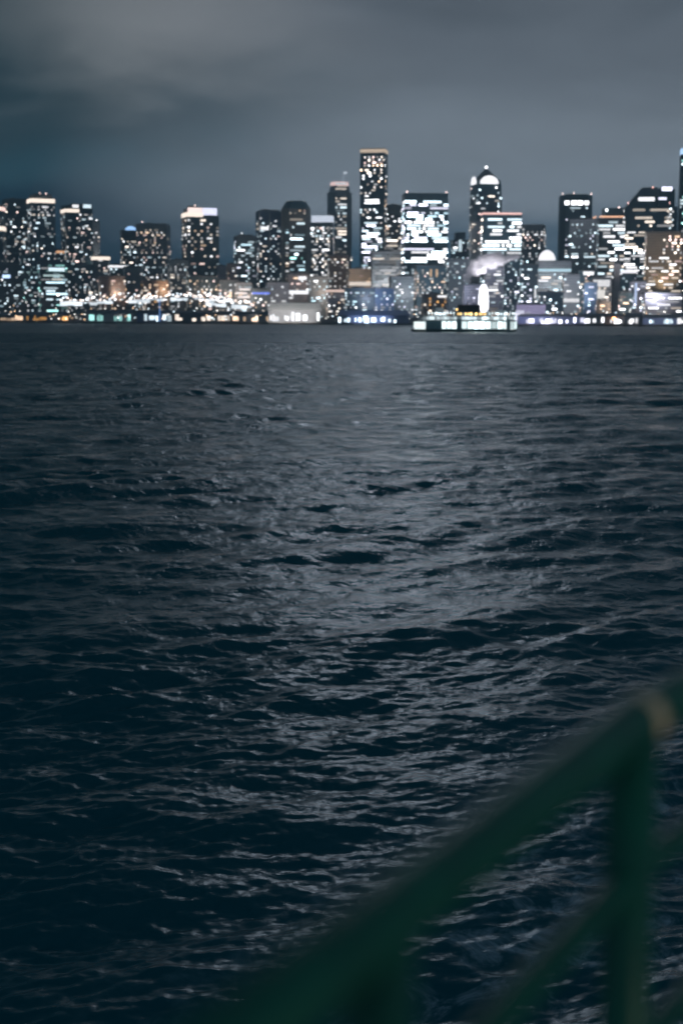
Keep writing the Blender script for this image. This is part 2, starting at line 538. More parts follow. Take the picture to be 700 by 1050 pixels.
    def done(s, cap=80):
        ws = sorted(s.wins, key=lambda q: -max(q[1][0], q[1][1]) * q[1][2] * sum(q[2]))
        for loc, size, c in ws[:cap]:
            lit(s.root, 'lit_window', loc, size, c)
        rest = ws[cap:]
        if rest:
            bm = BM()
            for loc, size, c in rest: box(bm, loc, size)
            avg = [sum(q[2][i] for q in rest) / len(rest) for i in range(3)]
            o = s.part('lit_windows', bm, WIN); o.color = (*avg, 1); o['kind'] = 'stuff'
        return s

DK = wall_mat('dark_glass', (.07, .135, .165))
DK2 = wall_mat('black_glass', (.04, .085, .105), glass=(.014, .042, .055), fz=.6)
BLG = wall_mat('blue_glass', (.08, .13, .2), glass=(.02, .06, .12))
GR = wall_mat('grey_concrete', (.34, .37, .39))
GRD = wall_mat('dark_concrete', (.19, .215, .23))
BE = wall_mat('beige_stone', (.36, .28, .21))
BR = wall_mat('brown_brick', (.20, .13, .095))
PA = wall_mat('pale_stone', (.6, .61, .63), fz=.4)
LV = wall_mat('lilac_concrete', (.30, .30, .36), fz=.45)
TN = wall_mat('tan_stone', (.40, .31, .22), fz=.45)

SEC = 'skyscraper'; BLD = 'building'
# ---- left cluster
t = Tower(-14, 7, 211, 330, 'dark tower cut by the left edge of the picture with two bright lit floors', yaw=-14)
t.shaft(DK2); t.roof(.5, 4); t.windows(.10, 'mixed', z1=300)
t.band(t.zpx(216), t.zpx(212), PINK, name='lit_floor'); t.band(t.zpx(236.5), t.zpx(232), WARM2, name='lit_floor'); t.done(40)

t = Tower(3, 34, 205, 420, 'wide black tower with scattered windows left of the lit roof band', yaw=10)
t.shaft(DK2); t.roof(.7, 3); t.windows(.2, 'mixed', z0=208, z1=300); t.windows(.35, 'white', z0=222, z1=262, x0=.1, x1=.5, faces='f'); t.done(80)

t = Tower(29, 57, 207.5, 380, 'dark tower with a warm white lit roof band under a dark penthouse', yaw=12)
t.shaft(DK); t.roof(.8, t.zpx(199) - t.h, [(-.1, t.zpx(199) - t.h, PINK), (.15, t.zpx(199) - t.h, PINK)])
t.band(t.zpx(208), t.zpx(203.8), WARM2); t.windows(.4, 'white', z0=210, z1=245, style='bands', run=2); t.windows(.15, 'mixed', z0=245, z1=300); t.done(80)

t = Tower(63, 95, 211, 520, 'dark apartment tower with crown lights beside a slim grey slab', yaw=14)
t.shaft(DK2); t.roof(.5, 4, m=DK2); t.band(t.zpx(218), t.zpx(214.5), WARM2, x0=-.5, x1=0, side=True)
t.band(t.zpx(213), t.zpx(210), WHITE, x0=-.25, x1=-.02, side=False); t.band(t.zpx(213), t.zpx(209.5), COOL, x0=.15, x1=.45, side=False)
t.windows(.3, 'white', z0=218, z1=236, x0=0, x1=.5); t.windows(.22, 'mixed', z0=222, z1=300); t.done(80)

t = Tower(94.5, 103.5, 227, 560, 'slim grey slab tower with a single lamp on top', yaw=10, ratio=1.2)
SLIM = t; t.shaft(PA); t.roof(.4, 2); t.lamp(t.w * .1, -t.d * .4, t.h, WHITE, 1.4, 'roof_lamp'); t.windows(.2, 'warm', z1=275, sh=7, size=(.7, .3), bright=.7); t.done(30)

t = Tower(124, 141, 236, 480, 'dark tower topped by a glowing blue dome', yaw=12)
t.shaft(DK2); bm = BM(); dome(bm, (t.w * .15, 0, t.h), t.w * .38, t.d * .35, t.zpx(231.5) - t.h)
t.part('lit_dome', bm, glow('blue_dome', 1.6, (.35, .6, 1.0), 0), True); t.windows(.4, 'mixed', z0=243, z1=300, style='bands', run=2); t.done(60)

t = Tower(139.5, 174.5, 230, 430, 'grey tower with crowded warm windows right of the blue dome', yaw=-10)
t.shaft(GRD); t.roof(.6, 2, [(-.3, 3, PINK)], m=GR); t.windows(.5, 'warm', z0=234, z1=262, x1=.45, faces='f', bright=.9); t.windows(.33, 'mixed', z0=262, z1=305, faces='f'); t.windows(.1, 'warm', z0=240, z1=300, faces='s'); t.done(90)

t = Tower(186, 224, 221, 400, 'dark tower with a broad pink and lavender lit crown and warm window grid', yaw=13)
t.shaft(DK2); bm = BM(); box(bm, (0, 0, (t.h + t.zpx(213.5)) / 2), (t.w * .9, t.d * .86, t.zpx(213.5) - t.h)); t.part('crown_block', bm, TRIM)
z1 = t.zpx(213)
bm = BM(); box(bm, (-t.w * .24, -t.d * .43 - .4, (t.h + z1) / 2), (t.w * .46, .6, z1 - t.h)); o = t.part('lit_crown', bm, glow('crown', 2.0, None, 0)); o.color = (1, .8, .75, 1)
bm = BM(); box(bm, (t.w * .225, -t.d * .43 - .4, (t.h + z1) / 2 + .6), (t.w * .45, .6, z1 - t.h - 1.2)); o = t.part('lit_crown', bm, glow('crown', 2.0, None, 0)); o.color = (.78, .8, 1, 1)
t.band(t.zpx(222.5), t.zpx(218), WARM2, x0=-.5, x1=.0)
bm = BM(); box(bm, (-t.w * .25, 0, z1 + 2), (t.w * .25, t.d * .3, 4.5)); t.part('roof_plant', bm, MECH)
t.lamp(-t.w * .2, -t.d * .2, z1 + 3, PINK, 1.0)
t.windows(.42, 'warm', z0=223, z1=268, sh=5.6, cw=4.6); t.windows(.3, 'mixed', z0=268, z1=300, sh=5, cw=4.2); t.done(95)

t = Tower(239.5, 263, 243, 420, 'stubby dark block with white lit floors left of the blue glass tower', yaw=8, cat=BLD)
t.shaft(GRD); t.roof(.7, 4, [(-.2, 5, WHITE)]); t.windows(.6, 'cool', z0=246, z1=264, style='bands', run=3); t.windows(.3, 'cool', z0=264, z1=292, style='bands', run=2); t.done(70)

t = Tower(262, 289, 217, 470, 'dark blue glass tower with grey frame and pale corner columns', yaw=12)
t.shaft(BLG); t.roof(.8, 3.5, m=GR)
for xx in (-.5, -.05, .5):
    bm = BM(); box(bm, (t.w * xx, -t.d / 2 - .3, t.h / 2), (1.6, .8, t.h - 4)); t.part('column', bm, plain('pale_column', (.42, .40, .37), .6, scale=.2))
t.band(t.zpx(236), t.zpx(232.5), WHITE, x0=-.45, x1=-.1, name='lit_floor', side=False); t.windows(.28, 'mixed', z0=222, z1=300, cw=3.8); t.done(80)

t = Tower(287, 318.5, 214, 430, 'octagonal tower with chamfered dark top and stacked teal white floors', yaw=8, ratio=.95)
t.shaft(wall_mat('brown_stone', (.22, .19, .16)), chamfer=t.w * .2)
bm = BM(); w2 = t.w / 2; c = t.w * .2
pts = [(-w2 + c, -w2), (w2 - c, -w2), (w2, -w2 + c), (w2, w2 - c), (w2 - c, w2), (-w2 + c, w2), (-w2, w2 - c), (-w2, -w2 + c)]
prism(bm, pts, t.h, t.zpx(205.5), .66); t.part('roof', bm, DK2)
t.lamp(-t.w * .3, -2, t.zpx(206), WHITE, .8); t.lamp(t.w * .3, -2, t.zpx(206), WHITE, .8)
t.windows(.55, 'warm', z0=214, z1=222, x0=-.3, x1=.3, faces='f', bright=.9); t.windows(.75, 'teal', z0=222, z1=286, x0=-.28, x1=.28, style='bands', run=5, sh=5.6, faces='f', bright=1.1); t.windows(.35, 'warm', z0=218, z1=290, x0=-.45, x1=-.3, faces='f'); t.done(80)

t = Tower(318, 343, 228, 400, 'tower with a plain lavender lit crown and two columns of windows', yaw=-8)
t.shaft(DK2); bm = BM(); box(bm, (0, 0, (t.h + t.zpx(221)) / 2), (t.w * .92, t.d * .9, t.zpx(221) - t.h)); o = t.part('lit_crown', bm, glow('crown_soft', 1.0, None, 0)); o.color = (.78, .86, 1, 1)
t.windows(.65, 'white', z0=231, z1=290, x0=-.45, x1=-.15, faces='f', style='bands', run=2); t.windows(.65, 'white', z0=231, z1=290, x0=.02, x1=.38, faces='f', style='bands', run=2); t.windows(.2, 'mixed', z0=232, z1=295); t.done(90)

t = Tower(334, 361, 197, 620, 'rounded grey tower with a pink lit crown and a lit flag mast', yaw=8, ratio=1.0)
t.shaft(GR, chamfer=t.w * .28)
bm = BM(); w2 = t.w * .42; c = w2 * .55
prism(bm, [(-w2 + c, -w2), (w2 - c, -w2), (w2, -w2 + c), (w2, w2 - c), (w2 - c, w2), (-w2 + c, w2), (-w2, w2 - c), (-w2, -w2 + c)], t.h, t.zpx(190), .92); t.part('upper_storeys', bm, GR)
bm = BM(); w2 = t.w * .38; c = w2 * .55
prism(bm, [(-w2 + c, -w2), (w2 - c, -w2), (w2, -w2 + c), (w2, w2 - c), (w2 - c, w2), (-w2 + c, w2), (-w2, w2 - c), (-w2, -w2 + c)], t.zpx(190), t.zpx(186), .96); o = t.part('lit_crown', bm, glow('crown_soft', 1.0, None, 0)); o.color = (1, .72, .70, 1)
bm = BM(); tube(bm, [(t.xpx(351.5), 0, t.zpx(186)), (t.xpx(351.5), 0, t.zpx(174))], .6, 6); mast_ = t.part('mast', bm, glow('mast', .7, (.75, .85, 1), 0))
bm = BM(); box(bm, (t.xpx(353.5), 0, t.zpx(176)), (6, .3, 3.4)); t.part('flag', bm, glow('flag', 1.0, (.8, .88, 1), 0)).parent = mast_
t.windows(.6, 'white', z0=186, z1=196, x0=-.3, x1=.3, k=.84, faces='f', bright=.5, style='bands', run=4)
t.windows(.75, 'cool', z0=217, z1=224, x0=-.25, x1=.4, faces='f', style='bands', run=6)
t.windows(.5, 'white', z0=198, z1=262, x0=-.25, x1=.25, faces='f', style='bands', run=3, bright=.7, sh=4.6); t.windows(.3, 'mixed', z0=262, z1=300, faces='f'); t.done(90)

t = Tower(368.5, 396.5, 157, 560, 'tallest slab tower, beige rimmed top, warm upper windows and blue white lower floors', yaw=-9, ratio=.8)
t.shaft(DK2)
bm = BM(); box(bm, (0, 0, (t.h + t.zpx(152)) / 2), (t.w * 1.0, t.d, t.zpx(152) - t.h)); t.part('roof_rim', bm, plain('beige_rim', (.42, .36, .30), .6, scale=.3))
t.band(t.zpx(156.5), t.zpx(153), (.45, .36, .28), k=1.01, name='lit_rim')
t.windows(.55, 'warm', z0=159, z1=172, faces='f', x0=-.35, x1=.5, sh=4.4); t.windows(.4, 'warm', z0=172, z1=203, faces='f', sh=4.6); t.windows(.8, 'warm', z0=203, z1=211, faces='f', x0=-.4, x1=.3, style='bands', run=5)
t.windows(.3, 'cool', z0=213, z1=222, faces='f'); t.windows(.85, 'cool', z0=221, z1=262, faces='f', style='bands', run=5, x0=-.42, x1=.42, bright=1.1); t.windows(.85, 'cool', z0=262, z1=300, x0=-.42, x1=.1, faces='f', style='bands', run=4); t.windows(.15, 'warm', z0=160, z1=260, faces='s'); t.done(100)

t = Tower(394, 412, 211, 640, 'brownish stepped tower squeezed between the tallest tower and the brightest slab', yaw=8)
t.shaft(wall_mat('brown_stone', (.22, .19, .16))); t.roof(.5, 3); t.windows(.35, 'warm', z0=215, z1=242, faces='f', bright=.5); t.windows(.6, 'white', z0=242, z1=262, style='bands', run=4, faces='f', bright=.6); t.done(50)

t = Tower(379, 411, 258, 330, 'pale grey floodlit office block standing in front of the tallest tower', yaw=6, cat=BLD, name='office_block')
t.shaft(PA); t.roof(0); t.windows(.75, 'white', z0=260, z1=300, style='bands', run=5, faces='f', bright=.42); t.done(60); PALE = t

t = Tower(411, 458.5, 204, 430, 'brightest tower, white banded floors under a dark top with two corner beacons', yaw=8, ratio=.6)
t.shaft(DK); bm = BM(); box(bm, (0, 0, (t.h + t.zpx(198)) / 2), (t.w * .985, t.d * .985, t.zpx(198) - t.h)); t.part('dark_top', bm, DK2)
t.lamp(-t.w * .45, -t.d * .45, t.zpx(198), PINK, 1.3); t.lamp(t.w * .46, -t.d * .45, t.zpx(198), PINK, 1.3)
t.windows(.97, 'cool', z0=204.5, z1=216, style='bands', run=7, sh=4.4, size=(.9, .66), bright=1.2); t.windows(.8, 'cool', z0=216, z1=252, style='bands', run=5, sh=4.4, size=(.9, .62), bright=1.15); t.windows(.95, 'white', z0=253, z1=272, style='bands', run=7, sh=4.4, size=(.9, .62)); t.windows(.5, 'cool', z0=272, z1=310, style='bands', run=3, x1=0); t.done(100)

t = Tower(461, 480, 238, 560, 'dark stepped tower in the gap left of the pyramid roof', yaw=12)
t.shaft(GRD, z1=t.zpx(246)); t.shaft(GRD, z0=t.zpx(246), k=.6, name='upper_storeys'); t.windows(.35, 'cool', z0=247, z1=300); t.band(t.zpx(258), t.zpx(246), COOL, x0=-.15, x1=.05, side=False, strength='crown_soft', name='lit_window'); t.done(60)

# ---- pyramid roof tower
t = Tower(480.5, 513, 189, 450, 'tower with a steep pyramid roof, white lit arches and a lamp at its tip', yaw=17, ratio=.85)
t.shaft(DK, z1=t.zpx(206), k=1.0); t.shaft(DK, z0=t.zpx(206), k=.97, name='upper_storeys')
GP = plain('grey_pier', (.30, .33, .33), .6, scale=.2)
for i in range(9):
    bm = BM(); box(bm, (-t.w * .45 + t.w * .9 * i / 8, -t.d / 2 - .25, t.zpx(260)), (1.0, .6, t.zpx(206) * 2 - t.zpx(260) * 2 + 20)); t.part('facade_pier', bm, GP)
for i in range(6):
    bm = BM(); box(bm, (-t.w / 2 - .25, -t.d * .4 + t.d * .8 * i / 5, t.zpx(260)), (.6, 1.0, t.zpx(206) * 2 - t.zpx(260) * 2 + 20)); t.part('facade_pier', bm, GP)
bm = BM(); w2, d2 = t.w * .46, t.d * .46
prism(bm, [(-w2, -d2), (w2, -d2), (w2, d2), (-w2, d2)], t.h, t.zpx(185)); t.part('attic', bm, DK)
bm = BM(); prism(bm, [(-w2 * .92, -d2 * .92), (w2 * .92, -d2 * .92), (w2 * .92, d2 * .92), (-w2 * .92, d2 * .92)], t.zpx(185), t.zpx(171.5), .05); t.part('pyramid_roof', bm, plain('slate_roof', (.05, .065, .08), .5, scale=.2))
def arch(bm, wd, h, dp, face):
    n = 14; pts = [(wd / 2 * math.cos(math.pi * i / n), h * math.sin(math.pi * i / n)) for i in range(n + 1)]
    f0 = []; f1 = []
    for a_, z_ in pts:
        p0 = (a_, -dp, z_) if face == 'f' else (-dp, a_, z_)
        p1 = (a_, 0, z_) if face == 'f' else (0, a_, z_)
        f0.append(bm.verts.new(p0)); f1.append(bm.verts.new(p1))
    bm.faces.new(f0); bm.faces.new(list(reversed(f1)))
    for i in range(len(pts)): bm.faces.new((f0[i], f1[i], f1[(i + 1) % len(pts)], f0[(i + 1) % len(pts)]))
bm = BM(); arch(bm, t.w * .72, t.zpx(180) - t.zpx(188.5), 2.0, 'f'); o = t.part('lit_arch', bm, glow('crown', 2.0, None, 0)); o.location = (0, -t.d * .46 - .2, t.zpx(188.5)); o.color = (*WHITE, 1)
bm = BM(); arch(bm, t.d * .7, t.zpx(180.5) - t.zpx(188.5), 2.0, 's'); o = t.part('lit_arch', bm, glow('crown', 2.0, None, 0)); o.location = (-t.w * .46 - .2, 0, t.zpx(188.5)); o.color = (*WHITE, 1)
t.lamp(0, 0, t.zpx(172.5), WHITE, 2.6, 'tip_lamp')
t.windows(.5, 'white', z0=196, z1=203, x0=-.15, x1=.35, style='bands', run=4, faces='f'); t.windows(.15, 'mixed', z0=190, z1=222); t.done(50)

t = Tower(480, 493.5, 228, 380, 'narrow grey ribbed block at the foot of the pyramid roof tower', yaw=10, cat=BLD, name='office_block')
t.shaft(GR)
for i in range(5):
    bm = BM(); box(bm, (-t.w * .45 + t.w * .9 * i / 4, -t.d / 2 - .2, t.h / 2), (.9, .5, t.h - 2)); t.part('facade_pier', bm, PA)
t.roof(0); t.windows(.15, 'warm', z1=268); t.done(20)

t = Tower(492, 533.5, 221, 330, 'wide block of white office floors under a pink roof line before the pyramid tower', yaw=7, ratio=.5, name='office_block')
t.shaft(DK); t.roof(.5, 3); t.band(t.zpx(220), t.zpx(218.2), (1, .6, .55), name='lit_roof_line')
t.windows(.8, 'white', z0=222, z1=262, style='bands', run=6, sh=5.0, size=(.9, .55)); t.windows(.5, 'cool', z0=262, z1=300, style='bands', run=3); t.done(90)

t = Tower(530, 558.5, 231, 430, 'dark square block with a pale parapet right of the pink roof line', yaw=-8, name='office_block', cat=BLD)
t.shaft(GRD); t.roof(0, m=TRIM); t.windows(.4, 'warm', z0=233, z1=258, bright=.6); t.windows(.35, 'cool', z0=258, z1=300); t.done(60)

t = Tower(550, 586, 268, 250, 'pale low block carrying a glowing white dome', yaw=6, ratio=.9, name='domed_block', cat=BLD)
t.shaft(PA); bm = BM(); dome(bm, (-t.w * .22, -t.d * .15, t.h), t.w * .27, t.w * .27, t.zpx(256) - t.h); t.part('lit_dome', bm, glow('white_dome', 1.5, (.96, .95, 1), 0), True); t.roof(0)
t.band(t.zpx(278.5), t.zpx(275.5), COOL2, name='lit_floor', strength='crown_soft'); t.windows(.55, 'white', z0=279, z1=312, style='bands', run=3, bright=.6); t.done(70); DOMED = t

# ---- right cluster
t = Tower(571.5, 606.5, 200, 480, 'black round-cornered tower with four lights in its top band', yaw=6, ratio=.95)
t.shaft(DK2, chamfer=t.w * .15); t.roof(.7, 2, [(-.45, 1, PINK), (.45, 1, PINK), (-.1, 2, PINK)], parapet=False)
for i, xx in enumerate((-.31, -.09, .1, .3)): lit(t.root, 'lit_window', (t.w * xx, -t.d / 2 - .1, t.zpx(208)), (t.w * .15, .4, 7), WHITE)
t.windows(.45, 'cool', z0=211, z1=218, style='bands', run=3, faces='f', x0=-.3, x1=.35); t.windows(.2, 'cool', z0=220, z1=280, style='bands', run=2, faces='f', x0=-.35, x1=.35); t.done(60)

t = Tower(583, 613, 225, 330, 'grey slab with small cool windows in front of the black round-cornered tower', yaw=-7)
t.shaft(GR); t.roof(.6, 3); t.windows(.3, 'cool', z0=228, z1=258, cw=3.0, bright=.8); t.windows(.7, 'white', z0=258, z1=268, style='bands', run=5, faces='f'); t.windows(.2, 'cool', z0=268, z1=300); t.done(80)

t = Tower(607, 639.5, 224, 380, 'tower of bright white floors with an orange roof line and one roof lamp', yaw=9)
t.shaft(GRD); bm = BM(); box(bm, (t.w * .12, 0, (t.h + t.zpx(213)) / 2), (t.w * .66, t.d * .7, t.zpx(213) - t.h)); t.part('roof_plant', bm, DK2)
t.band(t.zpx(223), t.zpx(221.5), (1, .55, .35), name='lit_roof_line', x0=-.4, x1=.45); t.lamp(-t.w * .14, -t.d * .4, t.zpx(217), WHITE, 2.0, 'roof_lamp'); t.lamp(t.w * .3, -t.d * .3, t.zpx(213.5), PINK)
t.windows(.85, 'white', z0=225, z1=245, style='bands', run=6, sh=4.8, size=(.9, .6)); t.windows(.6, 'white', z0=245, z1=296, style='bands', run=4, sh=4.8, size=(.9, .55)); t.done(95)

t = Tower(637, 692.5, 212, 430, 'broad stepped tower with a slanted dark roof and long lit floors', yaw=7, ratio=.5)
t.shaft(DK)
bm = BM()
za, zb = t.h, t.zpx(192)
v = [(t.xpx(640), za), (t.xpx(656), zb), (t.xpx(671), zb), (t.xpx(671), za)]
for yy in (1,):
    f0 = [bm.verts.new((p[0], -t.d * .4, p[1])) for p in v]; f1 = [bm.verts.new((p[0], t.d * .4, p[1])) for p in v]
    bm.faces.new(f0); bm.faces.new(list(reversed(f1)))
    for i in range(4): bm.faces.new((f0[i], f1[i], f1[(i + 1) % 4], f0[(i + 1) % 4]))
t.part('slanted_roof', bm, DK2)
bm = BM(); box(bm, (t.xpx(680), 0, (t.h + t.zpx(194)) / 2), (t.ppm and 16 / t.ppm, t.d * .8, t.zpx(194) - t.h)); dome(bm, (t.xpx(680), 0, t.zpx(194)), 8 / t.ppm, t.d * .4, 5); t.part('upper_storeys', bm, DK2)
lit(t.root, 'lit_sign_panel', (t.xpx(660), -t.d * .4 - .5, t.zpx(204)), (16 / t.ppm, .5, 6), WHITE); lit(t.root, 'lit_sign_panel', (t.xpx(680), -t.d * .4 - .5, t.zpx(193.5)), (10 / t.ppm, .5, 6), LAV); lit(t.root, 'lit_sign_panel', (t.xpx(676), -t.d * .4 - .5, t.zpx(203.5)), (8 / t.ppm, .5, 4), LAV)
t.lamp(t.xpx(666), -t.d * .4, t.zpx(193), (1, .5, .4), 1.2); t.lamp(t.xpx(642), -t.d * .4, t.zpx(209), (1, .55, .5)); t.lamp(t.xpx(683), -t.d * .42, t.zpx(209), (1, .55, .5))
t.windows(.6, 'white', z0=212, z1=236, style='bands', run=8, sh=5.4, size=(.95, .55), x0=-.35, x1=.4); t.windows(.3, 'mixed', z0=212, z1=240, x0=.3, x1=.48); t.windows(.7, 'white', z0=236, z1=285, x0=-.5, x1=-.05, style='bands', run=4); t.done(95)

t = Tower(693, 716, 158, 520, 'very tall dark tower cut by the right edge with a blue lit top', yaw=5)
t.shaft(DK2); bm = BM(); box(bm, (0, 0, (t.h + t.zpx(152)) / 2), (t.w, t.d, t.zpx(152) - t.h)); t.part('lit_crown', bm, glow('blue_crown', 1.5, (.45, .68, 1), 0))
t.windows(.3, 'teal', z0=162, z1=232, style='bands', run=4, faces='f', sh=4.6); t.windows(.2, 'mixed', z0=232, z1=290, faces='f'); t.done(70)

t = Tower(661, 699, 238, 260, 'big tan stone block with rows of warm windows at the right', yaw=5, ratio=.7, name='office_block')
t.shaft(TN); t.roof(.6, 4); t.windows(.5, 'warm', z0=240, z1=262, x0=-.05, x1=.5, sh=4.4); t.windows(.55, 'warm', z0=262, z1=302, sh=4.2, style='bands', run=3, bright=.8); t.done(100); TAN = t

# ---- mid-rise and low blocks between the towers and the shore
def block(px0, px1, top, off, m, label, p=.3, pal='mixed', yaw=8, style='rand', run=3, bright=.9, base=326, name='low_block', cap=45, roof=.4, z0=None, sh=4.0, extra=None):
    t = Tower(px0, px1, top, off, label, yaw=yaw, cat=BLD, name=name)
    t.shaft(m); t.roof(roof, 2.5)
    t.windows(p, pal, z0=z0 or top + 2, z1=base, style=style, run=run, bright=bright, sh=sh)
    if extra: extra(t)
    t.done(cap)
    return t

def topband(c, dz=2.5, k='crown'): return lambda t: t.band(t.h - dz * 1.5, t.h - .3, c, name='lit_fascia', strength=k)

block(-8, 22, 272, 210, DK2, 'dark waterside block in the far left corner with a blue lit sign', .16, 'cool', base=326, extra=lambda t: lit(t.root, 'lit_sign_panel', (t.xpx(4), -t.d / 2 - .4, t.zpx(283.5)), (13, .5, 5.5), (.5, .68, 1)))
block(20, 42, 262, 300, DK, 'dark mid-rise below the warm white roof band with teal floors', .3, 'teal')
block(38, 68, 268, 230, DK2, 'mid-rise with three pale teal lit floors at left of the road lights', .3, 'teal', style='bands', run=5, extra=lambda t: [t.band(t.zpx(278), t.zpx(274.5), COOL, name='lit_floor', side=False, x0=-.2, x1=.4), t.band(t.zpx(283.5), t.zpx(281.8), (.6, .8, .8), name='lit_floor', side=False, x0=-.4, x1=.35, strength='crown_soft'), t.band(t.zpx(287.5), t.zpx(285.5), (.8, .8, .75), name='lit_floor', side=False, x0=-.1, x1=.3, strength='crown_soft')])
block(44, 66, 256, 420, GRD, 'block with an orange lit floor between the two dark left towers', .25, 'teal', extra=lambda t: t.band(t.zpx(259.5), t.zpx(257), (1, .55, .3), name='lit_floor', side=False, strength='crown_soft'))
block(66, 96, 272, 300, DK, 'dark block under the crown lights tower with small warm windows', .25, 'mixed')
block(94, 113, 263, 330, GRD, 'block with a white lit top floor beside the slim grey slab', .25, 'mixed', extra=topband(WARM2, 4))
block(111, 130, 272, 260, DK, 'low block with one long white roof strip left of the blue dome', .28, 'mixed', extra=topband(WHITE, 2.6))
block(100, 128, 284, 160, BR, 'brown block with pink and orange windows above the lit elevated road', .32, 'warm')
block(126, 146, 274, 210, GRD, 'unlit grey mid-rise below the blue dome tower', .10, 'mixed')
block(172, 193, 267, 300, GR, 'grey block filled with small windows left of the pink and lavender crown', .45, 'white', bright=.6)
block(144, 172, 288, 150, BR, 'brick block glowing orange along the road below the crowded warm windows', .4, 'amber', bright=.9)
block(190, 222, 284, 170, DK2, 'dark block with large warm lamps below the pink and lavender crown', .32, 'warm')
block(222, 232, 273, 420, LV, 'small pinkish slab in the sky gap right of the lavender crown', .12, 'warm', bright=.6)
block(232, 243, 271, 380, wall_mat('pink_stone', (.36, .29, .28)), 'narrow pink stone block at the left foot of the stubby dark block', .15, 'warm', bright=.6)
block(222, 245, 288, 180, GRD, 'dark block with street level warm glow in the middle of the sky gap', .35, 'warm')
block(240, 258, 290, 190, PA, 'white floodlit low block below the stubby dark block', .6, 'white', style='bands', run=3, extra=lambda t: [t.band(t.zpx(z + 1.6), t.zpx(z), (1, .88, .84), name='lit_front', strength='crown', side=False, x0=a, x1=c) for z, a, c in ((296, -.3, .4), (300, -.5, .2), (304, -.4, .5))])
block(256, 276, 297, 150, GRD, 'low block with a thin blue neon line over orange lights', .25, 'warm', extra=lambda t: t.band(t.zpx(301.5), t.zpx(300), (.15, .25, 1), name='neon_line', side=False))
block(272, 296, 290, 170, LV, 'lilac block with white windows below the blue glass tower', .3, 'cool', bright=.8)
block(293, 316, 281, 190, wall_mat('pink_stone', (.36, .29, .28)), 'pink stone block with a bright white ground floor below the octagonal tower', .3, 'warm', extra=lambda t: [t.band(t.zpx(301.5), t.zpx(298), WHITE, name='lit_front', side=False), t.band(t.zpx(287), t.zpx(283.5), WHITE, name='lit_sign_panel', side=False, x0=.0, x1=.4)])
block(314, 336, 284, 200, GRD, 'dark mid-rise full of white windows below the lavender crowned tower', .4, 'cool')
block(335, 357, 262, 330, BR, 'brown tower block with speckled windows below the flag mast tower', .45, 'mixed')
block(334, 354, 297, 120, wall_mat('pink_stone', (.36, .29, .28)), 'low salmon coloured block with bright shopfronts near the striped pier', .4, 'warm', extra=topband((1, .75, .65), 2.5, 'crown_soft'))
t = block(355, 380, 276, 250, BE, 'beige floodlit block left of the pale grey office block', .2, 'warm', bright=.6, extra=lambda t: t.band(t.zpx(293), t.zpx(289), (1, .86, .76), name='lit_floor', side=False, strength='crown_soft')); BEIGE = t
block(350, 384, 296, 130, DK2, 'dark tree-lined block with white lamps behind the long lit pier', .3, 'cool')
block(382, 404, 296, 140, BLG, 'low blue glass block below the pale grey office block', .35, 'lav')
block(398, 424, 284, 200, GRD, 'grey block with scattered white windows between pale block and banded tower', .35, 'cool')
block(424, 457, 273, 240, DK, 'dark mid-rise with tan lit columns below the brightest tower', .35, 'warm', extra=lambda t: [t.band(t.zpx(284), t.zpx(276), (.75, .5, .32), name='lit_column', side=False, x0=-.05, x1=.02, strength='crown_soft'), t.band(t.zpx(284), t.zpx(276), (.75, .5, .32), name='lit_column', side=False, x0=.15, x1=.22, strength='crown_soft')])
block(432, 458, 302, 110, BR, 'low block with an orange lit eave behind the ferry bow', .25, 'amber', extra=lambda t: t.band(t.zpx(305), t.zpx(303), WHITE, name='lit_floor', side=False, x0=.1, x1=.5))
block(455, 482, 266, 260, GRD, 'grey mid-rise left of the steam plume', .4, 'cool')
block(474, 496, 292, 150, LV, 'lilac low block between the ferry funnel and the big wheel', .3, 'lav', bright=.8)
block(496, 516, 274, 230, LV, 'lilac office block with white windows under the steam plume', .5, 'white', style='bands', run=3, bright=.8)
block(515, 535, 263, 260, DK, 'dark teal block with large bright windows left of the white dome', .4, 'cool')
block(532, 551, 272, 220, DK2, 'blue black block with square white windows below the pale parapet block', .4, 'cool', extra=lambda t: t.band(t.zpx(306), t.zpx(296), WHITE, name='lit_column', side=False, x0=.3, x1=.42, strength='crown_soft'))
block(552, 578, 300, 120, DK2, 'low dark block in front of the domed building', .25, 'white')
block(576, 594, 282, 190, GR, 'plain grey slab right of the domed building with a lit base', .12, 'white', extra=lambda t: t.band(t.zpx(310), t.zpx(306), WHITE, name='lit_front', side=False, strength='crown_soft'))
block(592, 612, 278, 200, DK, 'block with one white top floor below the grey slab of small windows', .3, 'warm', extra=lambda t: t.band(t.zpx(282), t.zpx(278.5), WHITE, name='lit_floor', side=False, x0=-.3, x1=.3))
block(598, 612, 290, 150, BLG, 'narrow blue block beside the sloping white lit roofs', .2, 'lav', bright=.8)
block(606, 627, 285, 180, GR, 'block with two broad white lit storeys above the orange harbour glow', .2, 'white', extra=lambda t: [t.band(t.zpx(294), t.zpx(287), WHITE, name='lit_floor', side=False, x0=-.5, x1=.4, strength='crown_soft'), t.band(t.zpx(306), t.zpx(297), (1, .97, .92), name='lit_floor', side=False, x0=-.5, x1=.15, strength='crown_soft')])
block(611, 626, 309, 90, BE, 'small brown brick house beside the orange harbour glow', .2, 'warm')
block(627.5, 634.5, 271, 200, wall_mat('blank_grey', (.34, .34, .35), fz=.0), 'blank grey concrete pillar tower left of the white oval roof', .0, 'warm', roof=0)
def oval(t):
    bm = BM(); dome(bm, (0, 0, t.h), t.w * .62, t.d * .5, t.zpx(276) - t.h); t.part('lit_roof', bm, glow('white_dome', 1.5, (.96, .95, 1), 0), True)
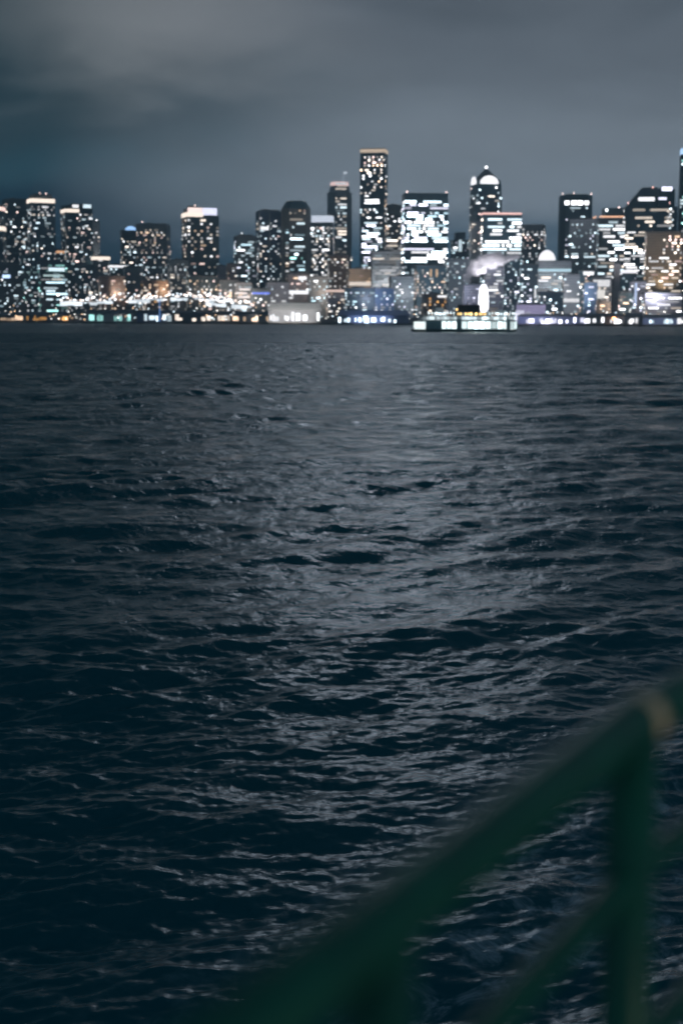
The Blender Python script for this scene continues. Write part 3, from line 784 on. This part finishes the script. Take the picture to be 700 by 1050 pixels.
block(636, 652, 281, 180, DK2, 'black block under a glowing white oval roof', .12, 'cool', roof=0, extra=oval)
block(634, 648, 300, 120, DK, 'low dark block below the white oval roof', .3, 'warm')
block(645, 662, 289, 150, LV, 'lilac block with a pale blue lit corner left of the tan stone block', .35, 'lav', extra=lambda t: t.band(t.zpx(312), t.zpx(290), (.6, .72, 1), name='lit_column', side=False, x0=-.25, x1=-.08, strength='crown_soft'))
block(660, 701, 301, 120, LV, 'wide lilac block with white banded floors below the tan stone block', .6, 'white', style='bands', run=5, bright=.7)

# ------------------------------------------------------------------ waterfront sheds on piers
TIMB = plain('pier_timber', (.09, .075, .06), .85, scale=.6)
SHED = plain('shed_boards', (.42, .42, .44), .7, scale=.3)
SHEDB = plain('blue_shed_boards', (.16, .2, .34), .7, scale=.3)
SHEDR = plain('shed_roof', (.12, .13, .15), .6, scale=.2)
SHEDBR = plain('blue_shed_roof', (.14, .19, .36), .5, scale=.2)

def pier(px0, px1, ptop, peave, label, wall, roofm, c=WHITE, n=8, seaward=35, openings=(.12, .82), br=1.0, name='pier_shed', doors=True, pbot=329.3):
    px = (px0 + px1) / 2
    y = shoreY(px) - seaward
    a, bb = at(px0, 330, y), at(px1, 330, y)
    W = bb.x - a.x; cx = (a.x + bb.x) / 2
    root = thing(name, label, 'pier', (cx, y, 0), -math.atan2(cx, y))
    d = seaward + 18.0
    ze = at(px, peave, y).z; zt = at(px, ptop, y).z; zd = 2.4
    bm = BM(); box(bm, (0, d / 2, zd - .4), (W, d, .8)); link('deck', bm, TIMB, root)
    bm = BM()
    k = max(4, int(W / 6))
    for i in range(k):
        for yy in (.6, d * .4): tube(bm, [(-W / 2 + W * (i + .5) / k, yy, -3), (-W / 2 + W * (i + .5) / k, yy, zd - .8)], .28, 6)
    o = link('pilings', bm, TIMB, root)
    bm = BM(); box(bm, (0, d / 2 + 1.5, (zd + ze) / 2 + .01), (W * .96, d - 5, ze - zd)); hall_wall = link('wall', bm, wall, root)
    bm = BM()
    r0 = [(-W / 2, -.2 + 2, ze), (W / 2, -.2 + 2, ze), (W / 2 * .9, d / 2 + 1.5, zt), (-W / 2 * .9, d / 2 + 1.5, zt), (W / 2, d + .8, ze), (-W / 2, d + .8, ze)]
    v = [bm.verts.new(p) for p in r0]
    bm.faces.new((v[0], v[1], v[2], v[3])); bm.faces.new((v[3], v[2], v[4], v[5])); bm.faces.new((v[0], v[3], v[5])); bm.faces.new((v[1], v[4], v[2])); bm.faces.new((v[0], v[5], v[4], v[1]))
    link('roof', bm, roofm, root)
    if doors:
        for i in range(n):
            xx = W * (openings[0] - .5 + (openings[1] - openings[0]) * R.random())
            ww = W * (openings[1] - openings[0]) / n
            hh = R.uniform(.28, .7)
            lit(hall_wall, 'lit_doorway', (xx, 3.9, zd + (ze - zd) * (.08 + hh / 2 + R.uniform(0, .2))), (ww * R.uniform(.25, 1.3), .3, (ze - zd) * hh), (lambda f: [q * br * f for q in c])(R.choice((.3, .6, .8, 1))))
    return root

pier(274, 330, 310.5, 317.5, 'bright white pier hall with a sloping roof left of the long lit pier', SHED, plain('white_roof', (.75, .74, .72), .5, scale=.2), WHITE, 10, 22, (.02, .98), 1.0, 'pier_hall')
pier(345, 421, 318, 323.5, 'long blue roofed pier shed with a glowing white row of doors', SHEDB, SHEDBR, COOL, 14, 45, (.03, .82), 1.3)
pier(528, 559, 311, 312.5, 'lilac lit pier warehouse right of the ferry with a white edge light', plain('lilac_boards', (.5, .46, .6), .7, scale=.3), SHEDR, LAV, 4, 10, (.05, .95), .5)
pier(529, 604, 322, 324.6, 'low pier shed with a ragged row of white lights right of the ferry', SHEDB, SHEDR, LAV, 15, 30, (.02, .98), 1.2)
pier(600, 640, 321.5, 324.5, 'pier shed with an orange glow and white doors below the oval roof', SHED, SHEDR, WHITE, 7, 26, (.02, .98), 1.0)
pier(658, 694, 322, 326, 'pier terminal with a short row of small arched lights at right', SHEDB, SHEDR, COOL, 10, 30, (.1, .9), 1.0)
pier(640, 658, 321, 325, 'small dark pier shed between the orange glow and the arched lights', SHEDR, SHEDR, WHITE, 4, 20, (.1, .9), .8)
pier(690, 720, 320, 325, 'pier shed with white lamps cut by the right edge', SHED, SHEDR, WHITE, 5, 20, (.05, .95), 1.0)
pier(88, 138, 318, 321, 'low pale waterfront hall below the left end of the elevated road', SHED, SHEDR, TEAL, 9, 4, (.05, .95), .5)
pier(140, 176, 317.5, 320.5, 'waterfront hall left of the tall blue light pole', SHEDB, SHEDR, COOL, 7, 4, (.05, .95), .55)
pier(178, 240, 319, 321.5, 'long waterfront hall with many small lights below the lower ramp', SHEDR, SHEDR, WARM2, 14, 4, (.02, .98), .7)
pier(240, 276, 319, 322, 'waterfront hall with orange white shopfronts left of the white pier hall', SHED, SHEDR, WARM, 9, 6, (.02, .98), .9)
pier(26, 70, 319.5, 322.5, 'dark waterfront hall with an orange lit base near the left edge', SHEDR, SHEDR, AMBER, 8, 4, (.02, .98), .35)
pier(-10, 24, 320, 323, 'waterfront hall with a red lamp in the left corner', SHEDR, SHEDR, WARM, 5, 4, (.02, .98), .4)

# ------------------------------------------------------------------ lamps
def lamp_mesh(h, r, c, strength, key):
    bm = BM()
    tube(bm, [(0, 0, 0), (0, 0, h), (.0, -1.2, h + .5)], .12, 5)
    for f in bm.faces: f.material_index = 0
    k = len(bm.faces)
    bm2 = bmesh.ops.create_icosphere(bm, subdivisions=1, radius=r, matrix=Matrix.Translation((0, -1.4, h + .4)) @ Matrix.Diagonal((1, 1, .7, 1)))
    for v in bm2['verts']:
        for f in v.link_faces: f.material_index = 1
    me = bpy.data.meshes.new('street_lamp'); bm.to_mesh(me); bm.free()
    me.materials.append(STEEL); me.materials.append(glow(key, strength, c, .3))
    return me

def lamps(name, pts, me, label, group, cat='street lamp'):
    for i, p in enumerate(pts):
        o = bpy.data.objects.new(name, me[i % len(me)]); col.objects.link(o)
        o.location = p
        tag(o, label, cat, group)

RL = [lamp_mesh(9, 2.1, (1, .9, .86), 5, 'lamp_road_white'), lamp_mesh(9, 1.5, (.8, .9, 1), 5, 'lamp_road_cool'), lamp_mesh(9, 1.6, (1, .78, .7), 5, 'lamp_road_pink')]
LW = lamp_mesh(9, 1.0, (1, .95, .9), 5, 'lamp_white'); LWW = lamp_mesh(8, .9, (1, .62, .35), 5, 'lamp_warm'); LC = lamp_mesh(9, 1.0, (.75, .9, 1), 5, 'lamp_cool')
pts = []
for i in range(150):
    px = 1 + i * 1.9 + R.uniform(-.9, .9)
    off = R.choice((3, 4, 5, 30, 55, 80))
    y = shoreY(px) + off
    p = at(px, 330, y); p.z = ground_h(off) - .1 + R.choice((0, 2, -3, -5)) * (1 if off < 10 else 2.2)
    pts.append(p)
R.shuffle(pts)
lamps('quay_lamp', pts, [LW, LC, LWW, LWW, LW], 'lit street lamp in the long row on the dark left-hand quay', 'street lamps on the dark quay')
pts = []
for i in range(125):
    px = 330 + i * 3.0 + R.uniform(-1.5, 1.5)
    off = R.choice((6, 25, 60, 90))
    y = shoreY(px) + off
    p = at(px, 330, y); p.z = ground_h(off) - .1 + R.uniform(-3, 6)
    pts.append(p)
lamps('street_lamp', pts, [LC, LW, LW, LWW], 'lit street lamp behind the pier sheds under the tall towers', 'street lamps behind the pier sheds')
pts = []
for i in range(150):
    px = R.uniform(0, 700) if i < 70 else R.choice((R.gauss(138, 16), R.gauss(228, 20), R.uniform(70, 260))); off = R.uniform(140, 330) if i < 70 else R.uniform(60, 100)
    y = shoreY(px) + off
    p = at(px, R.uniform(296, 319), y)
    p.z -= 9
    pts.append(p)
lamps('street_lamp', pts, [LW, LC, LWW], 'lit lamp among the low blocks on the hillside streets', 'street lamps on the hillside streets')

# elevated road along the hillside
def road(pxs, label, off, c, name='elevated_road'):
    root = thing(name, label, 'elevated road', (0, 0, 0))
    P = []
    for px, py in pxs:
        y = shoreY(px) + off
        P.append(at(px, py, y))
    Q = []
    for i in range(len(P) - 1):
        for k in range(10): Q.append(P[i].lerp(P[i + 1], k / 10))
    Q.append(P[-1])
    def strip(bm, y0, y1, z0, z1):
        nonlocal Q
        rows = [[bm.verts.new((q.x, q.y + yy, q.z + zz)) for yy, zz in ((y0, z0), (y1, z0), (y1, z1), (y0, z1))] for q in Q]
        for a, b_ in zip(rows, rows[1:]):
            for k in range(4): bm.faces.new((a[k], a[(k + 1) % 4], b_[(k + 1) % 4], b_[k]))
        bm.faces.new(list(reversed(rows[0]))); bm.faces.new(rows[-1])
    bm = BM(); strip(bm, 0, 14, -1.8, 0); link('deck', bm, plain('road_concrete', (.26, .26, .26), .8, scale=.2), root)
    bm = BM(); strip(bm, -.3, 0, -1.2, 1.1); link('parapet', bm, plain('parapet_concrete', (.4, .4, .4), .8, scale=.2), root)
    full = Q
    for i_ in range(0, len(full) - 2, 2):
        if R.random() < .22: continue
        Q = full[i_:i_ + 3]
        bm = BM(); strip(bm, -.6, -.32, -R.uniform(2.0, 7.5), -R.uniform(-.4, 1.4)); link('deck_side_glow', bm, glow('road_strip', 1.3, c, .3), root)  # added glowing pieces stand in for the floodlit side of the deck
    Q = full
    for q in Q[2::6]:
        bm = BM(); box(bm, (q.x, q.y + 7, q.z / 2 - .9), (2, 4, q.z - 1.8)); link('column', bm, GRD, root)
    return [q + Vector((0, 2, 0)) for q in Q]
q1 = road([(62, 309), (100, 309), (140, 307.5), (175, 305), (205, 305.5), (236, 308)], 'brightly lit elevated road crossing the left hillside', 110, (.85, .93, 1))
q2 = road([(206, 309.5), (232, 311.5), (258, 313.5)], 'short lit ramp dropping right from the elevated road', 70, (.85, .95, .95), 'road_ramp')
pts = [q + Vector((R.uniform(-3, 3), 2, -6 + R.uniform(-3, 3))) for q in q1] + [q + Vector((R.uniform(-6, 6), 6, -6 + R.uniform(-7, 8))) for q in q1]
lamps('road_lamp', pts, RL, 'white lamp in the bright row along the elevated road', 'lamps on the elevated road')
lamps('road_lamp', [q + Vector((R.uniform(-2, 2), 2, -5 + R.uniform(-3, 3))) for q in q2], RL, 'white lamp in the row along the short ramp', 'lamps on the short ramp')

# tall blue light pole, orange harbour light
px, yy = 164, shoreY(164) + 3
p = at(px, 330, yy)
bm = BM(); zt = at(px, 307, yy).z
tube(bm, [(0, 0, 0), (0, 0, zt - 2.5)], .7, 8)
root = thing('light_pole', 'tall glowing blue light pole on the left quay', 'light pole', (p.x, p.y, 2.5))
link('pole', bm, glow('blue_pole', .8, (.2, .45, 1), 0), root)
bm = BM(); box(bm, (0, 0, .4), (2, 2, .8)); link('base', bm, GRD, root)
px, yy = 629, shoreY(629) - 29
p = at(px, 327, yy)
root = thing('flood_lamp', 'glaring orange flood lamp on the pier under the oval roof', 'flood lamp', (p.x, p.y, 2.4))
bm = BM(); tube(bm, [(0, 0, 0), (0, 0, p.z - 3)], .2, 6); link('pole', bm, STEEL, root)
bm = BM(); ball(bm, (0, 0, p.z - 2.6 + .8), 2.2, 1.3, .6, .9); link('lamp_head', bm, glow('orange_flood', 7, (1, .45, .2), 0), root)

# ------------------------------------------------------------------ observation wheel seen almost edge-on
yy = shoreY(495) - 40
pb = at(495, 331, yy); zt = at(495, 292, yy).z
rad_w = 24.5; zc = zt - rad_w
root = thing('ferris_wheel', 'big white lit observation wheel seen almost edge-on behind the ferry', 'ferris wheel', (pb.x, pb.y, 0), rad(73))
WL = glow('wheel_light', 4, (.92, .93, 1), 0)
for s in (-1, 1):
    bm = BM(); tube(bm, [(rad_w * math.cos(a), s * 1.6, zc + rad_w * math.sin(a)) for a in np.linspace(0, 2 * math.pi, 49)[:-1]], .5, 6, True); link('rim', bm, WL, root)
for i in range(21):
    a = 2 * math.pi * i / 21
    bm = BM()
    for s in (-1, 1): tube(bm, [(0, s * 2.2, zc), (rad_w * math.cos(a), s * 1.6, zc + rad_w * math.sin(a))], .8, 5)
    link('spoke', bm, WL, root)
bm = BM(); tube(bm, [(0, -4.5, zc), (0, 4.5, zc)], 1.3, 12); link('hub', bm, STEEL, root)
for s in (-1, 1):
    for q in (-1, 1):
        bm = BM(); tube(bm, [(q * 9, s * 6, 1.5), (0, s * 4, zc)], .6, 8); link('support_leg', bm, plain('white_steel', (.75, .75, .78), .4, scale=.5), root)
for i in range(42):
    a = 2 * math.pi * i / 42
    bm = BM(); ball(bm, (0, 0, 0), 1.1, 1, 1.1, 1.1, 1); box(bm, (0, 0, 1.5), (.15, 1.6, 1.0))
    o = link('gondola', bm, WL if i % 2 else plain('gondola_shell', (.6, .6, .62), .3), root); o.location = ((rad_w + .4) * math.cos(a), 0, zc + (rad_w + .4) * math.sin(a) - 1.4)
bm = BM(); box(bm, (0, 0, 1.2), (26, 20, 2.2)); link('platform', bm, TIMB, root)

# ------------------------------------------------------------------ steam plume
bm = BM()
ys = shoreY(500) + 180
rp = random.Random(5)
path = [(478, 292, 3.2), (480, 284, 4), (483, 277, 5), (488, 271, 6.5), (495, 266, 7.5), (503, 263.5, 8), (510, 266, 7.5), (512, 262, 6), (520, 264, 6), (528, 264, 4), (504, 271, 6), (499, 271, 6), (494, 276, 5), (488, 280, 4.5), (479, 288, 4), (514, 268, 5.5)]
for px, py, rp_ in path:
    for k in range(3):
        p = at(px + rp.uniform(-2, 2), py + rp.uniform(-1.5, 1.5), ys + rp.uniform(-6, 6))
        ball(bm, p, rp_ * 1.45 * rp.uniform(.6, 1.0), 1.1, 1, .85, 2)
o = link('steam_plume', bm, plain('x', (.5,) * 3), None, True)
rm = o.modifiers.new('remesh', 'REMESH'); rm.mode = 'VOXEL'; rm.voxel_size = 1.6
dm = o.modifiers.new('rough', 'DISPLACE'); tx = bpy.data.textures.new('billow', 'CLOUDS'); tx.noise_scale = 7.0; tx.noise_depth = 3; dm.texture = tx; dm.strength = 7.0; dm.texture_coords = 'GLOBAL'
m = bpy.data.materials.new('steam'); m.use_nodes = True; nt = NT(m.node_tree); nt.n.clear()
ou = nt.new('ShaderNodeOutputMaterial'); pv = nt.new('ShaderNodeVolumePrincipled')
pv.inputs['Color'].default_value = (.9, .88, .9, 1); pv.inputs['Density'].default_value = .14
nt.l.new(pv.outputs[0], ou.inputs['Volume'])
o.data.materials.clear(); o.data.materials.append(m)
tag(o, 'pale steam plume drifting up in front of the pink roof line block', 'steam', kind='stuff')

# ------------------------------------------------------------------ the ferry
HULL = plain('hull_green', (.03, .10, .10), .35, scale=.3)
FW = plain('ferry_white', (.72, .74, .74), .4, scale=.3)
FT = plain('ferry_trim_green', (.12, .21, .23), .4, scale=.5)
DECK = plain('deck_grey', (.2, .21, .21), .7, scale=.5)
yf = 1160.0
pf = at(475, 339.6, yf)
L = (at(529, 338, yf).x - at(421, 338, yf).x) / math.cos(rad(9))
ferry = thing('ferry', 'white double-ended car ferry with brightly lit decks crossing before the city', 'ferry', (pf.x, yf, 0), rad(9) - math.atan2(pf.x, yf))
H = L / 2; B = 11.0
def outline(l, b, n=9, blunt=.72):
    pts = []
    for i in range(n + 1):
        t = -math.pi / 2 + math.pi * i / n
        pts.append((l * blunt + l * (1 - blunt) * math.cos(t), b * math.sin(t)))
    for i in range(n + 1):
        t = math.pi / 2 + math.pi * i / n
        pts.append((-l * blunt + l * (1 - blunt) * math.cos(t), b * math.sin(t)))
    return pts
def zf(py): return at(475, py, yf).z
bm = BM(); prism(bm, outline(H * .95, B * .9), -2.0, .5, 1.0); prism(bm, outline(H * .99, B), .5, 1.9, 1.01); link('hull', bm, HULL, ferry)
bm = BM(); prism(bm, outline(H, B + .4), 1.3, 1.8); link('rub_rail', bm, plain('rub_rail_black', (.02, .02, .02), .7), ferry)
# car deck sides, open ends
zc0, zc1 = 1.9, zf(329)
bm = BM()
for s in (-1, 1): box(bm, (0, s * (B - .5), (zc0 + zc1) / 2), (H * 1.5, .5, zc1 - zc0))
car_side = link('car_deck_side', bm, FT, ferry)
bm = BM(); prism(bm, outline(H * .98, B), zc1, zc1 + .5); link('passenger_deck', bm, DECK, ferry)
lit_f = lambda name, px0, px1, py0, py1, c, y=-B, th=.3: lit(car_side, name, ((px0 + px1) / 2 * 1.0, y, (zf(py0) + zf(py1)) / 2), (px1 - px0, th, abs(zf(py0) - zf(py1))), c)
def fx(px): return (px - 475) / 108.0 * L
# lit car-deck openings along the side
x = 450.5
for a_, b_ in ((451, 455), (456, 460), (461, 465.5), (471, 476), (477, 482), (483, 488), (489, 494), (495, 500), (501, 506), (507, 512), (512.6, 515.6), (520, 523), (524, 526.5)):
    lit_f('car_deck_opening', fx(a_), fx(b_), 337.0, 329.6, (lambda f: [q * f for q in (.8, .98, 1)])(R.choice((.45, .6, .8))), -B + .2)
# bright open bow at the left end
bm = BM(); prism(bm, outline(H * .94, B * .84), 2.1, zf(330), 1.0); 
o = link('car_deck_light', bm, glow('car_deck', 1.3, (.88, 1, 1), 0), ferry)
for s_, nm in ((-1, 'bow_gate'), (1, 'bow_gate')):
    bm = BM(); box(bm, (s_ * H * .95, 0, 2.5), (.4, B * 1.1, 1.0)); link(nm, bm, FT, ferry)
bm = BM()
for s in (-1, 1):
    for xx, ww, hh in ((fx(444), fx(450) - fx(438.5), -.1), (fx(468.3), fx(470.6) - fx(466.2), 3), (fx(518), fx(519.8) - fx(516), 3)):
        bm = BM(); box(bm, (xx, s * (B + .05 * (hh > 0) - .1), (zc0 + zc1) / 2), (ww, .5, zc1 - zc0 + hh)); link('side_panel', bm, FT, ferry)
# passenger cabin
zp0, zp1 = zc1 + .5, zf(324.6)
bm = BM(); prism(bm, outline(H * .86, B - .8, blunt=.8), zp0, zp1); cabin = link('passenger_cabin', bm, FW, ferry)
k = 0
x = fx(437)
while x < fx(525):
    if not (fx(466) < x < fx(471) or fx(516) < x < fx(519.5)):
        lit(cabin, 'lit_window', (x, -B + .7, (zp0 + zp1) / 2 + .2), (1.5, .3, (zp1 - zp0) * .85), (lambda f: [q * f for q in (.8, .95, 1)])(R.choice((.25, .35, .5))))
    x += 2.0
bm = BM(); prism(bm, outline(H * .9, B, blunt=.8), zp1, zp1 + .35); link('sun_deck', bm, DECK, ferry)
# upper house with amber windows, funnel house, pilothouses
zu = zp1 + .35
bm = BM(); box(bm, (fx(483), 0, zu + 1.6), (fx(500) - fx(464), B * 1.25, 3.2)); uhouse = link('upper_house', bm, FT, ferry)
for a_ in (468, 470.5, 475.5, 478.5, 481, 486, 490, 492.2, 495): lit(uhouse, 'amber_window', (fx(a_), -B * .625 - .1, zu + 1.7), (1.5, .3, 1.7), (1, .62, .22))
bm = BM(); prism(bm, [(fx(468), -4.5), (fx(491), -4.5), (fx(490), 4.5), (fx(469), 4.5)], zu + 3.2, zf(312.5), .94); funnel = link('funnel', bm, plain('funnel_dark', (.03, .035, .03), .6), ferry)
bm = BM(); tube(bm, [(fx(479), 0, zf(312.5)), (fx(479), 0, zf(309.5))], .5, 8); tube(bm, [(fx(485), 0, zf(312.5)), (fx(485), 0, zf(310.5))], .5, 8); link('exhaust_pipe', bm, STEEL, funnel)
for px_ in (450, 512):
    bm = BM(); prism(bm, [(fx(px_) - 5, -4.5), (fx(px_) + 5, -4.5), (fx(px_) + 5, 4.5), (fx(px_) - 5, 4.5)], zu, zu + 3); prism(bm, [(fx(px_) - 3.6, -3.6), (fx(px_) + 3.6, -3.6), (fx(px_) + 3.6, 3.6), (fx(px_) - 3.6, 3.6)], zu + 3, zf(315.5) if px_ < 480 else zf(318), .92)
    ph = link('pilothouse', bm, FW, ferry)
    for i in range(3): lit(ph, 'lit_window', (fx(px_) - 3 + 3 * i, -4.6, zu + 1.7), (1.9, .3, 1.5), COOL)
    bm = BM(); tube(bm, [(fx(px_), 0, zu + 5), (fx(px_), 0, zu + 11)], .18, 6); box(bm, (fx(px_), 0, zu + 8.5), (2.6, .2, .2)); link('mast', bm, STEEL, ph)
for a_ in (438, 441, 444, 446, 453, 455, 457, 460, 463, 499, 502, 505, 508, 515, 517, 520, 523, 525): 
    bm = BM(); ball(bm, (0, 0, 0), .55, sub=1); box(bm, (0, 0, -1.2), (.12, .12, 2.0)); o = link('deck_lamp', bm, glow('ferry_lamp', 4, (.85, .97, 1), .3), ferry); o.location = (fx(a_), -B * .8, zu + 2.3)
bm = BM(); ball(bm, (0, 0, 0), .7, sub=1); o = link('amber_lamp', bm, glow('ferry_amber', 6, (1, .6, .2), 0), ferry); o.location = (fx(466.5), -B * .6, zf(317.5))
bm = BM()
for zz_ in (zu + .6, zu + 1.1): tube(bm, [(q[0], q[1], zz_) for q in outline(H * .89, B - .15, blunt=.8)], .05, 4, True)
link('deck_rail', bm, FW, ferry)
for a_ in (459, 505):
    bm = BM(); ball(bm, (fx(a_), -B * .75, zu + .9), 1.0, 2.6, .9, .7, 2); link('lifeboat', bm, plain('lifeboat_orange', (.6, .2, .06), .5), ferry)

# ------------------------------------------------------------------ the rail of the ferry we stand on
ZR = CAM_H - .5
def rail_pt(px, py): return at_z(px, py, ZR)
A = rail_pt(649, 742); Bp = rail_pt(388, 948); C = rail_pt(700, 712)
PAINT_m, nt, b = mat('green_rail_paint')
tc = nt.new('ShaderNodeTexCoord')
n = nt.noise(tc.outputs['Object'], 9, 6, .65); n2 = nt.noise(tc.outputs['Object'], 60, 3, .6)
nt.l.new(nt.mix(nt.smooth(n, .35, .75), (.001, .088, .066, 1), (.002, .13, .09, 1)), b.inputs['Base Color'])
b.inputs['Roughness'].default_value = .42; b.inputs['Specular IOR Level'].default_value = .35
bp = nt.new('ShaderNodeBump'); bp.inputs['Strength'].default_value = .15; bp.inputs['Distance'].default_value = .003
nt.l.new(n2, bp.inputs['Height']); nt.l.new(bp.outputs[0], b.inputs['Normal'])
d1 = (A - Bp).normalized(); d2 = (C - A).normalized()
P0 = Bp - d1 * 1.4; P3 = C + d2 * 1.2
railing = thing('ship_railing', 'dark green painted steel railing of the near ferry deck, out of focus', 'railing', (A.x, A.y, ZR - 1.07))
def rl(name, bm, m=PAINT_m):
    o = link(name, bm, m, railing, True)
    o.matrix_parent_inverse = Matrix.Translation((-A.x, -A.y, -(ZR - 1.07)))
    return o
dn = lambda p, k: Vector((p.x, p.y, p.z - k))
bm = BM(); tube(bm, [P0, Bp, A - d1 * .03, A, A + d2 * .03, P3], .031, 20); rl('top_rail', bm)
for k in (.20, .45, .72):
    bm = BM(); tube(bm, [dn(P0, k), dn(Bp, k), dn(A, k), dn(P3, k)], .019, 14); rl('mid_rail', bm)
for p in (A, Bp, Bp - d1 * .67, A + d2 * .75):
    bm = BM(); tube(bm, [dn(p, .0), dn(p, 1.065)], .032, 14); post = rl('post', bm)
    bm = BM(); tube(bm, [dn(p, 1.05), dn(p, 1.068)], .055, 16); link('foot_plate', bm, PAINT_m, post, True)
# worn weld collar at the joint, warm lamp highlight painted into its tan colour
bm = BM(); tube(bm, [A + d2 * .004, A + d2 * .036], .0330, 20); rl('weld_collar', bm, plain('worn_metal_highlight', (.66, .54, .38), .5, .0, scale=60))
# the deck edge under our feet and the hull side below it
nin = Vector((d1.y, -d1.x, 0))
zd = ZR - 1.07
def plan(): 
    e = [P0 - d1 * 6, Bp, A, P3, P3 + d2 * 8]
    back = [P3 + d2 * 8 + nin * 9, P0 - d1 * 6 + nin * 9]
    return [(p.x, p.y) for p in e + back]
bm = BM(); prism(bm, plan(), zd - .25, zd - .004); tag(link('ferry_deck', bm, DECK), kind='structure')
bm = BM(); prism(bm, [(p[0] + nin.x * .05, p[1] + nin.y * .05) for p in plan()], -1.5, zd - .255); tag(link('ferry_hull_side', bm, HULL), kind='structure')

# ------------------------------------------------------------------ lamps and added fill lights
def light(name, typ, loc, energy, c, **kw):
    d = bpy.data.lights.new(name, typ); d.energy = energy; d.color = c
    for k_, v_ in kw.items(): setattr(d, k_, v_)
    o = bpy.data.objects.new(name, d); col.objects.link(o); o.location = loc
    return o
def aim(o, p): o.rotation_euler = (Vector(p) - o.location).to_track_quat('-Z', 'Y').to_euler()

for a_ in (432, 452, 475, 498, 522):
    rot = ferry.rotation_euler.z
    q = Vector((fx(a_), -B - 4, zp1 + 2)); q = Vector((q.x * math.cos(rot) - q.y * math.sin(rot), q.x * math.sin(rot) + q.y * math.cos(rot), q.z)) + ferry.location
    o = light('ferry_fill_light', 'SPOT', q, 900, (.84, .95, 1), shadow_soft_size=.5, spot_size=rad(140), spot_blend=.8)  # added spots off the ferry side, without fixtures, brighten its dark panels
    v_ = Vector((0, B * .5, 0)); v_ = Vector((-v_.y * math.sin(rot), v_.y * math.cos(rot), 0)); aim(o, q + v_ + Vector((0, 0, -5)))
# deck lamp of our own ferry, behind and to the right
o = light('deck_lamp_light', 'AREA', (1.8, .2, CAM_H - .95), 4.6, (1, .86, .62), size=.5); aim(o, (A.x, A.y, ZR - .1))
# floodlights on the pale facades and street glow between the blocks
def flood(t, e, c, py=None, back=30):
    d = Vector((math.sin(t.root.rotation_euler.z), -math.cos(t.root.rotation_euler.z), 0))
    p = Vector(t.root.location) + d * (t.d / 2 + back) + Vector((0, 0, t.h * .35))
    o = light('facade_floodlight', 'SPOT', p, e, c, spot_size=rad(110), spot_blend=.8, shadow_soft_size=2)
    aim(o, Vector(t.root.location) + Vector((0, 0, t.h * .7)))
flood(PALE, 90000, (.95, .97, 1)); flood(DOMED, 60000, (.85, .95, 1)); flood(BEIGE, 50000, (1, .75, .5)); flood(SLIM, 60000, (.95, .93, .9)); flood(TAN, 60000, (1, .75, .48))
for px, py, off, e, c in [(60, 312, 60, 9e4, (1, .7, .5)), (120, 300, 150, 9e4, (1, .75, .6)), (170, 298, 140, 1.2e5, (1, .65, .4)), (215, 300, 120, 1e5, (1, .72, .55)), (250, 303, 120, 1.2e5, (1, .85, .75)),
                          (300, 305, 100, 4e4, (1, .88, .8)), (340, 300, 160, 1e5, (1, .75, .6)), (385, 306, 90, 1e5, (.7, .75, 1)), (425, 300, 150, 1e5, (.9, .92, 1)), (470, 300, 120, 3e4, (.85, .85, 1)), (505, 296, 150, 3e4, (.88, .88, 1)),
                          (540, 308, 40, 8e4, (.8, .75, 1)), (590, 300, 120, 9e4, (.95, .92, 1)), (640, 310, 60, 8e4, (1, .8, .7)), (670, 303, 100, 8e4, (.9, .88, 1))]:
    o = light('street_glow', 'SPOT', at(px, py, shoreY(px) + off), e * (.6 if px < 260 else 1.6), c, shadow_soft_size=4, spot_size=rad(140), spot_blend=.6)
    aim(o, o.location + snor * 60 + Vector((0, 0, 18)))
o = light('steam_fill_light', 'SPOT', at(499, 289, shoreY(500) + 168), 2.2e5, (.95, .93, 1), shadow_soft_size=3, spot_size=rad(130), spot_blend=.6); aim(o, at(500, 262, shoreY(500) + 182))  # added unseen spot below the plume, brightens the steam
for px, pt, e, c in ((380, 321, 1.8e5, (.6, .72, 1)), (544, 317, 1.3e5, (.8, .74, 1)), (570, 325, 1e5, (.9, .88, 1)), (675, 322, 1e5, (.9, .92, 1))):
    o = light('pier_fill_light', 'SPOT', at(px, 322, shoreY(px) - 95), e, c, shadow_soft_size=2, spot_size=rad(75), spot_blend=.7); aim(o, at(px, pt, shoreY(px) - 20))  # added unseen spots out over the water, brighten the pier sheds
o = light('hall_fill_light', 'SPOT', at(300, 316, shoreY(300) - 110), 4e5, (1, .95, .9), shadow_soft_size=2, spot_size=rad(60), spot_blend=.6); aim(o, at(300, 314, shoreY(300) + 10))  # added unseen spot off the shore, brightens the white hall

# ------------------------------------------------------------------ damp night air
bm = BM(); box(bm, (300, 1500, 190), (9600, 8200, 396))
m = bpy.data.materials.new('haze_air'); m.use_nodes = True; nt = NT(m.node_tree); nt.n.clear()
ou = nt.new('ShaderNodeOutputMaterial'); pv = nt.new('ShaderNodeVolumePrincipled')
pv.inputs['Color'].default_value = (.70, .88, .98, 1); pv.inputs['Density'].default_value = .00014; pv.inputs['Anisotropy'].default_value = .2
nt.l.new(pv.outputs[0], ou.inputs['Volume'])
tag(link('haze', bm, m), kind='stuff')
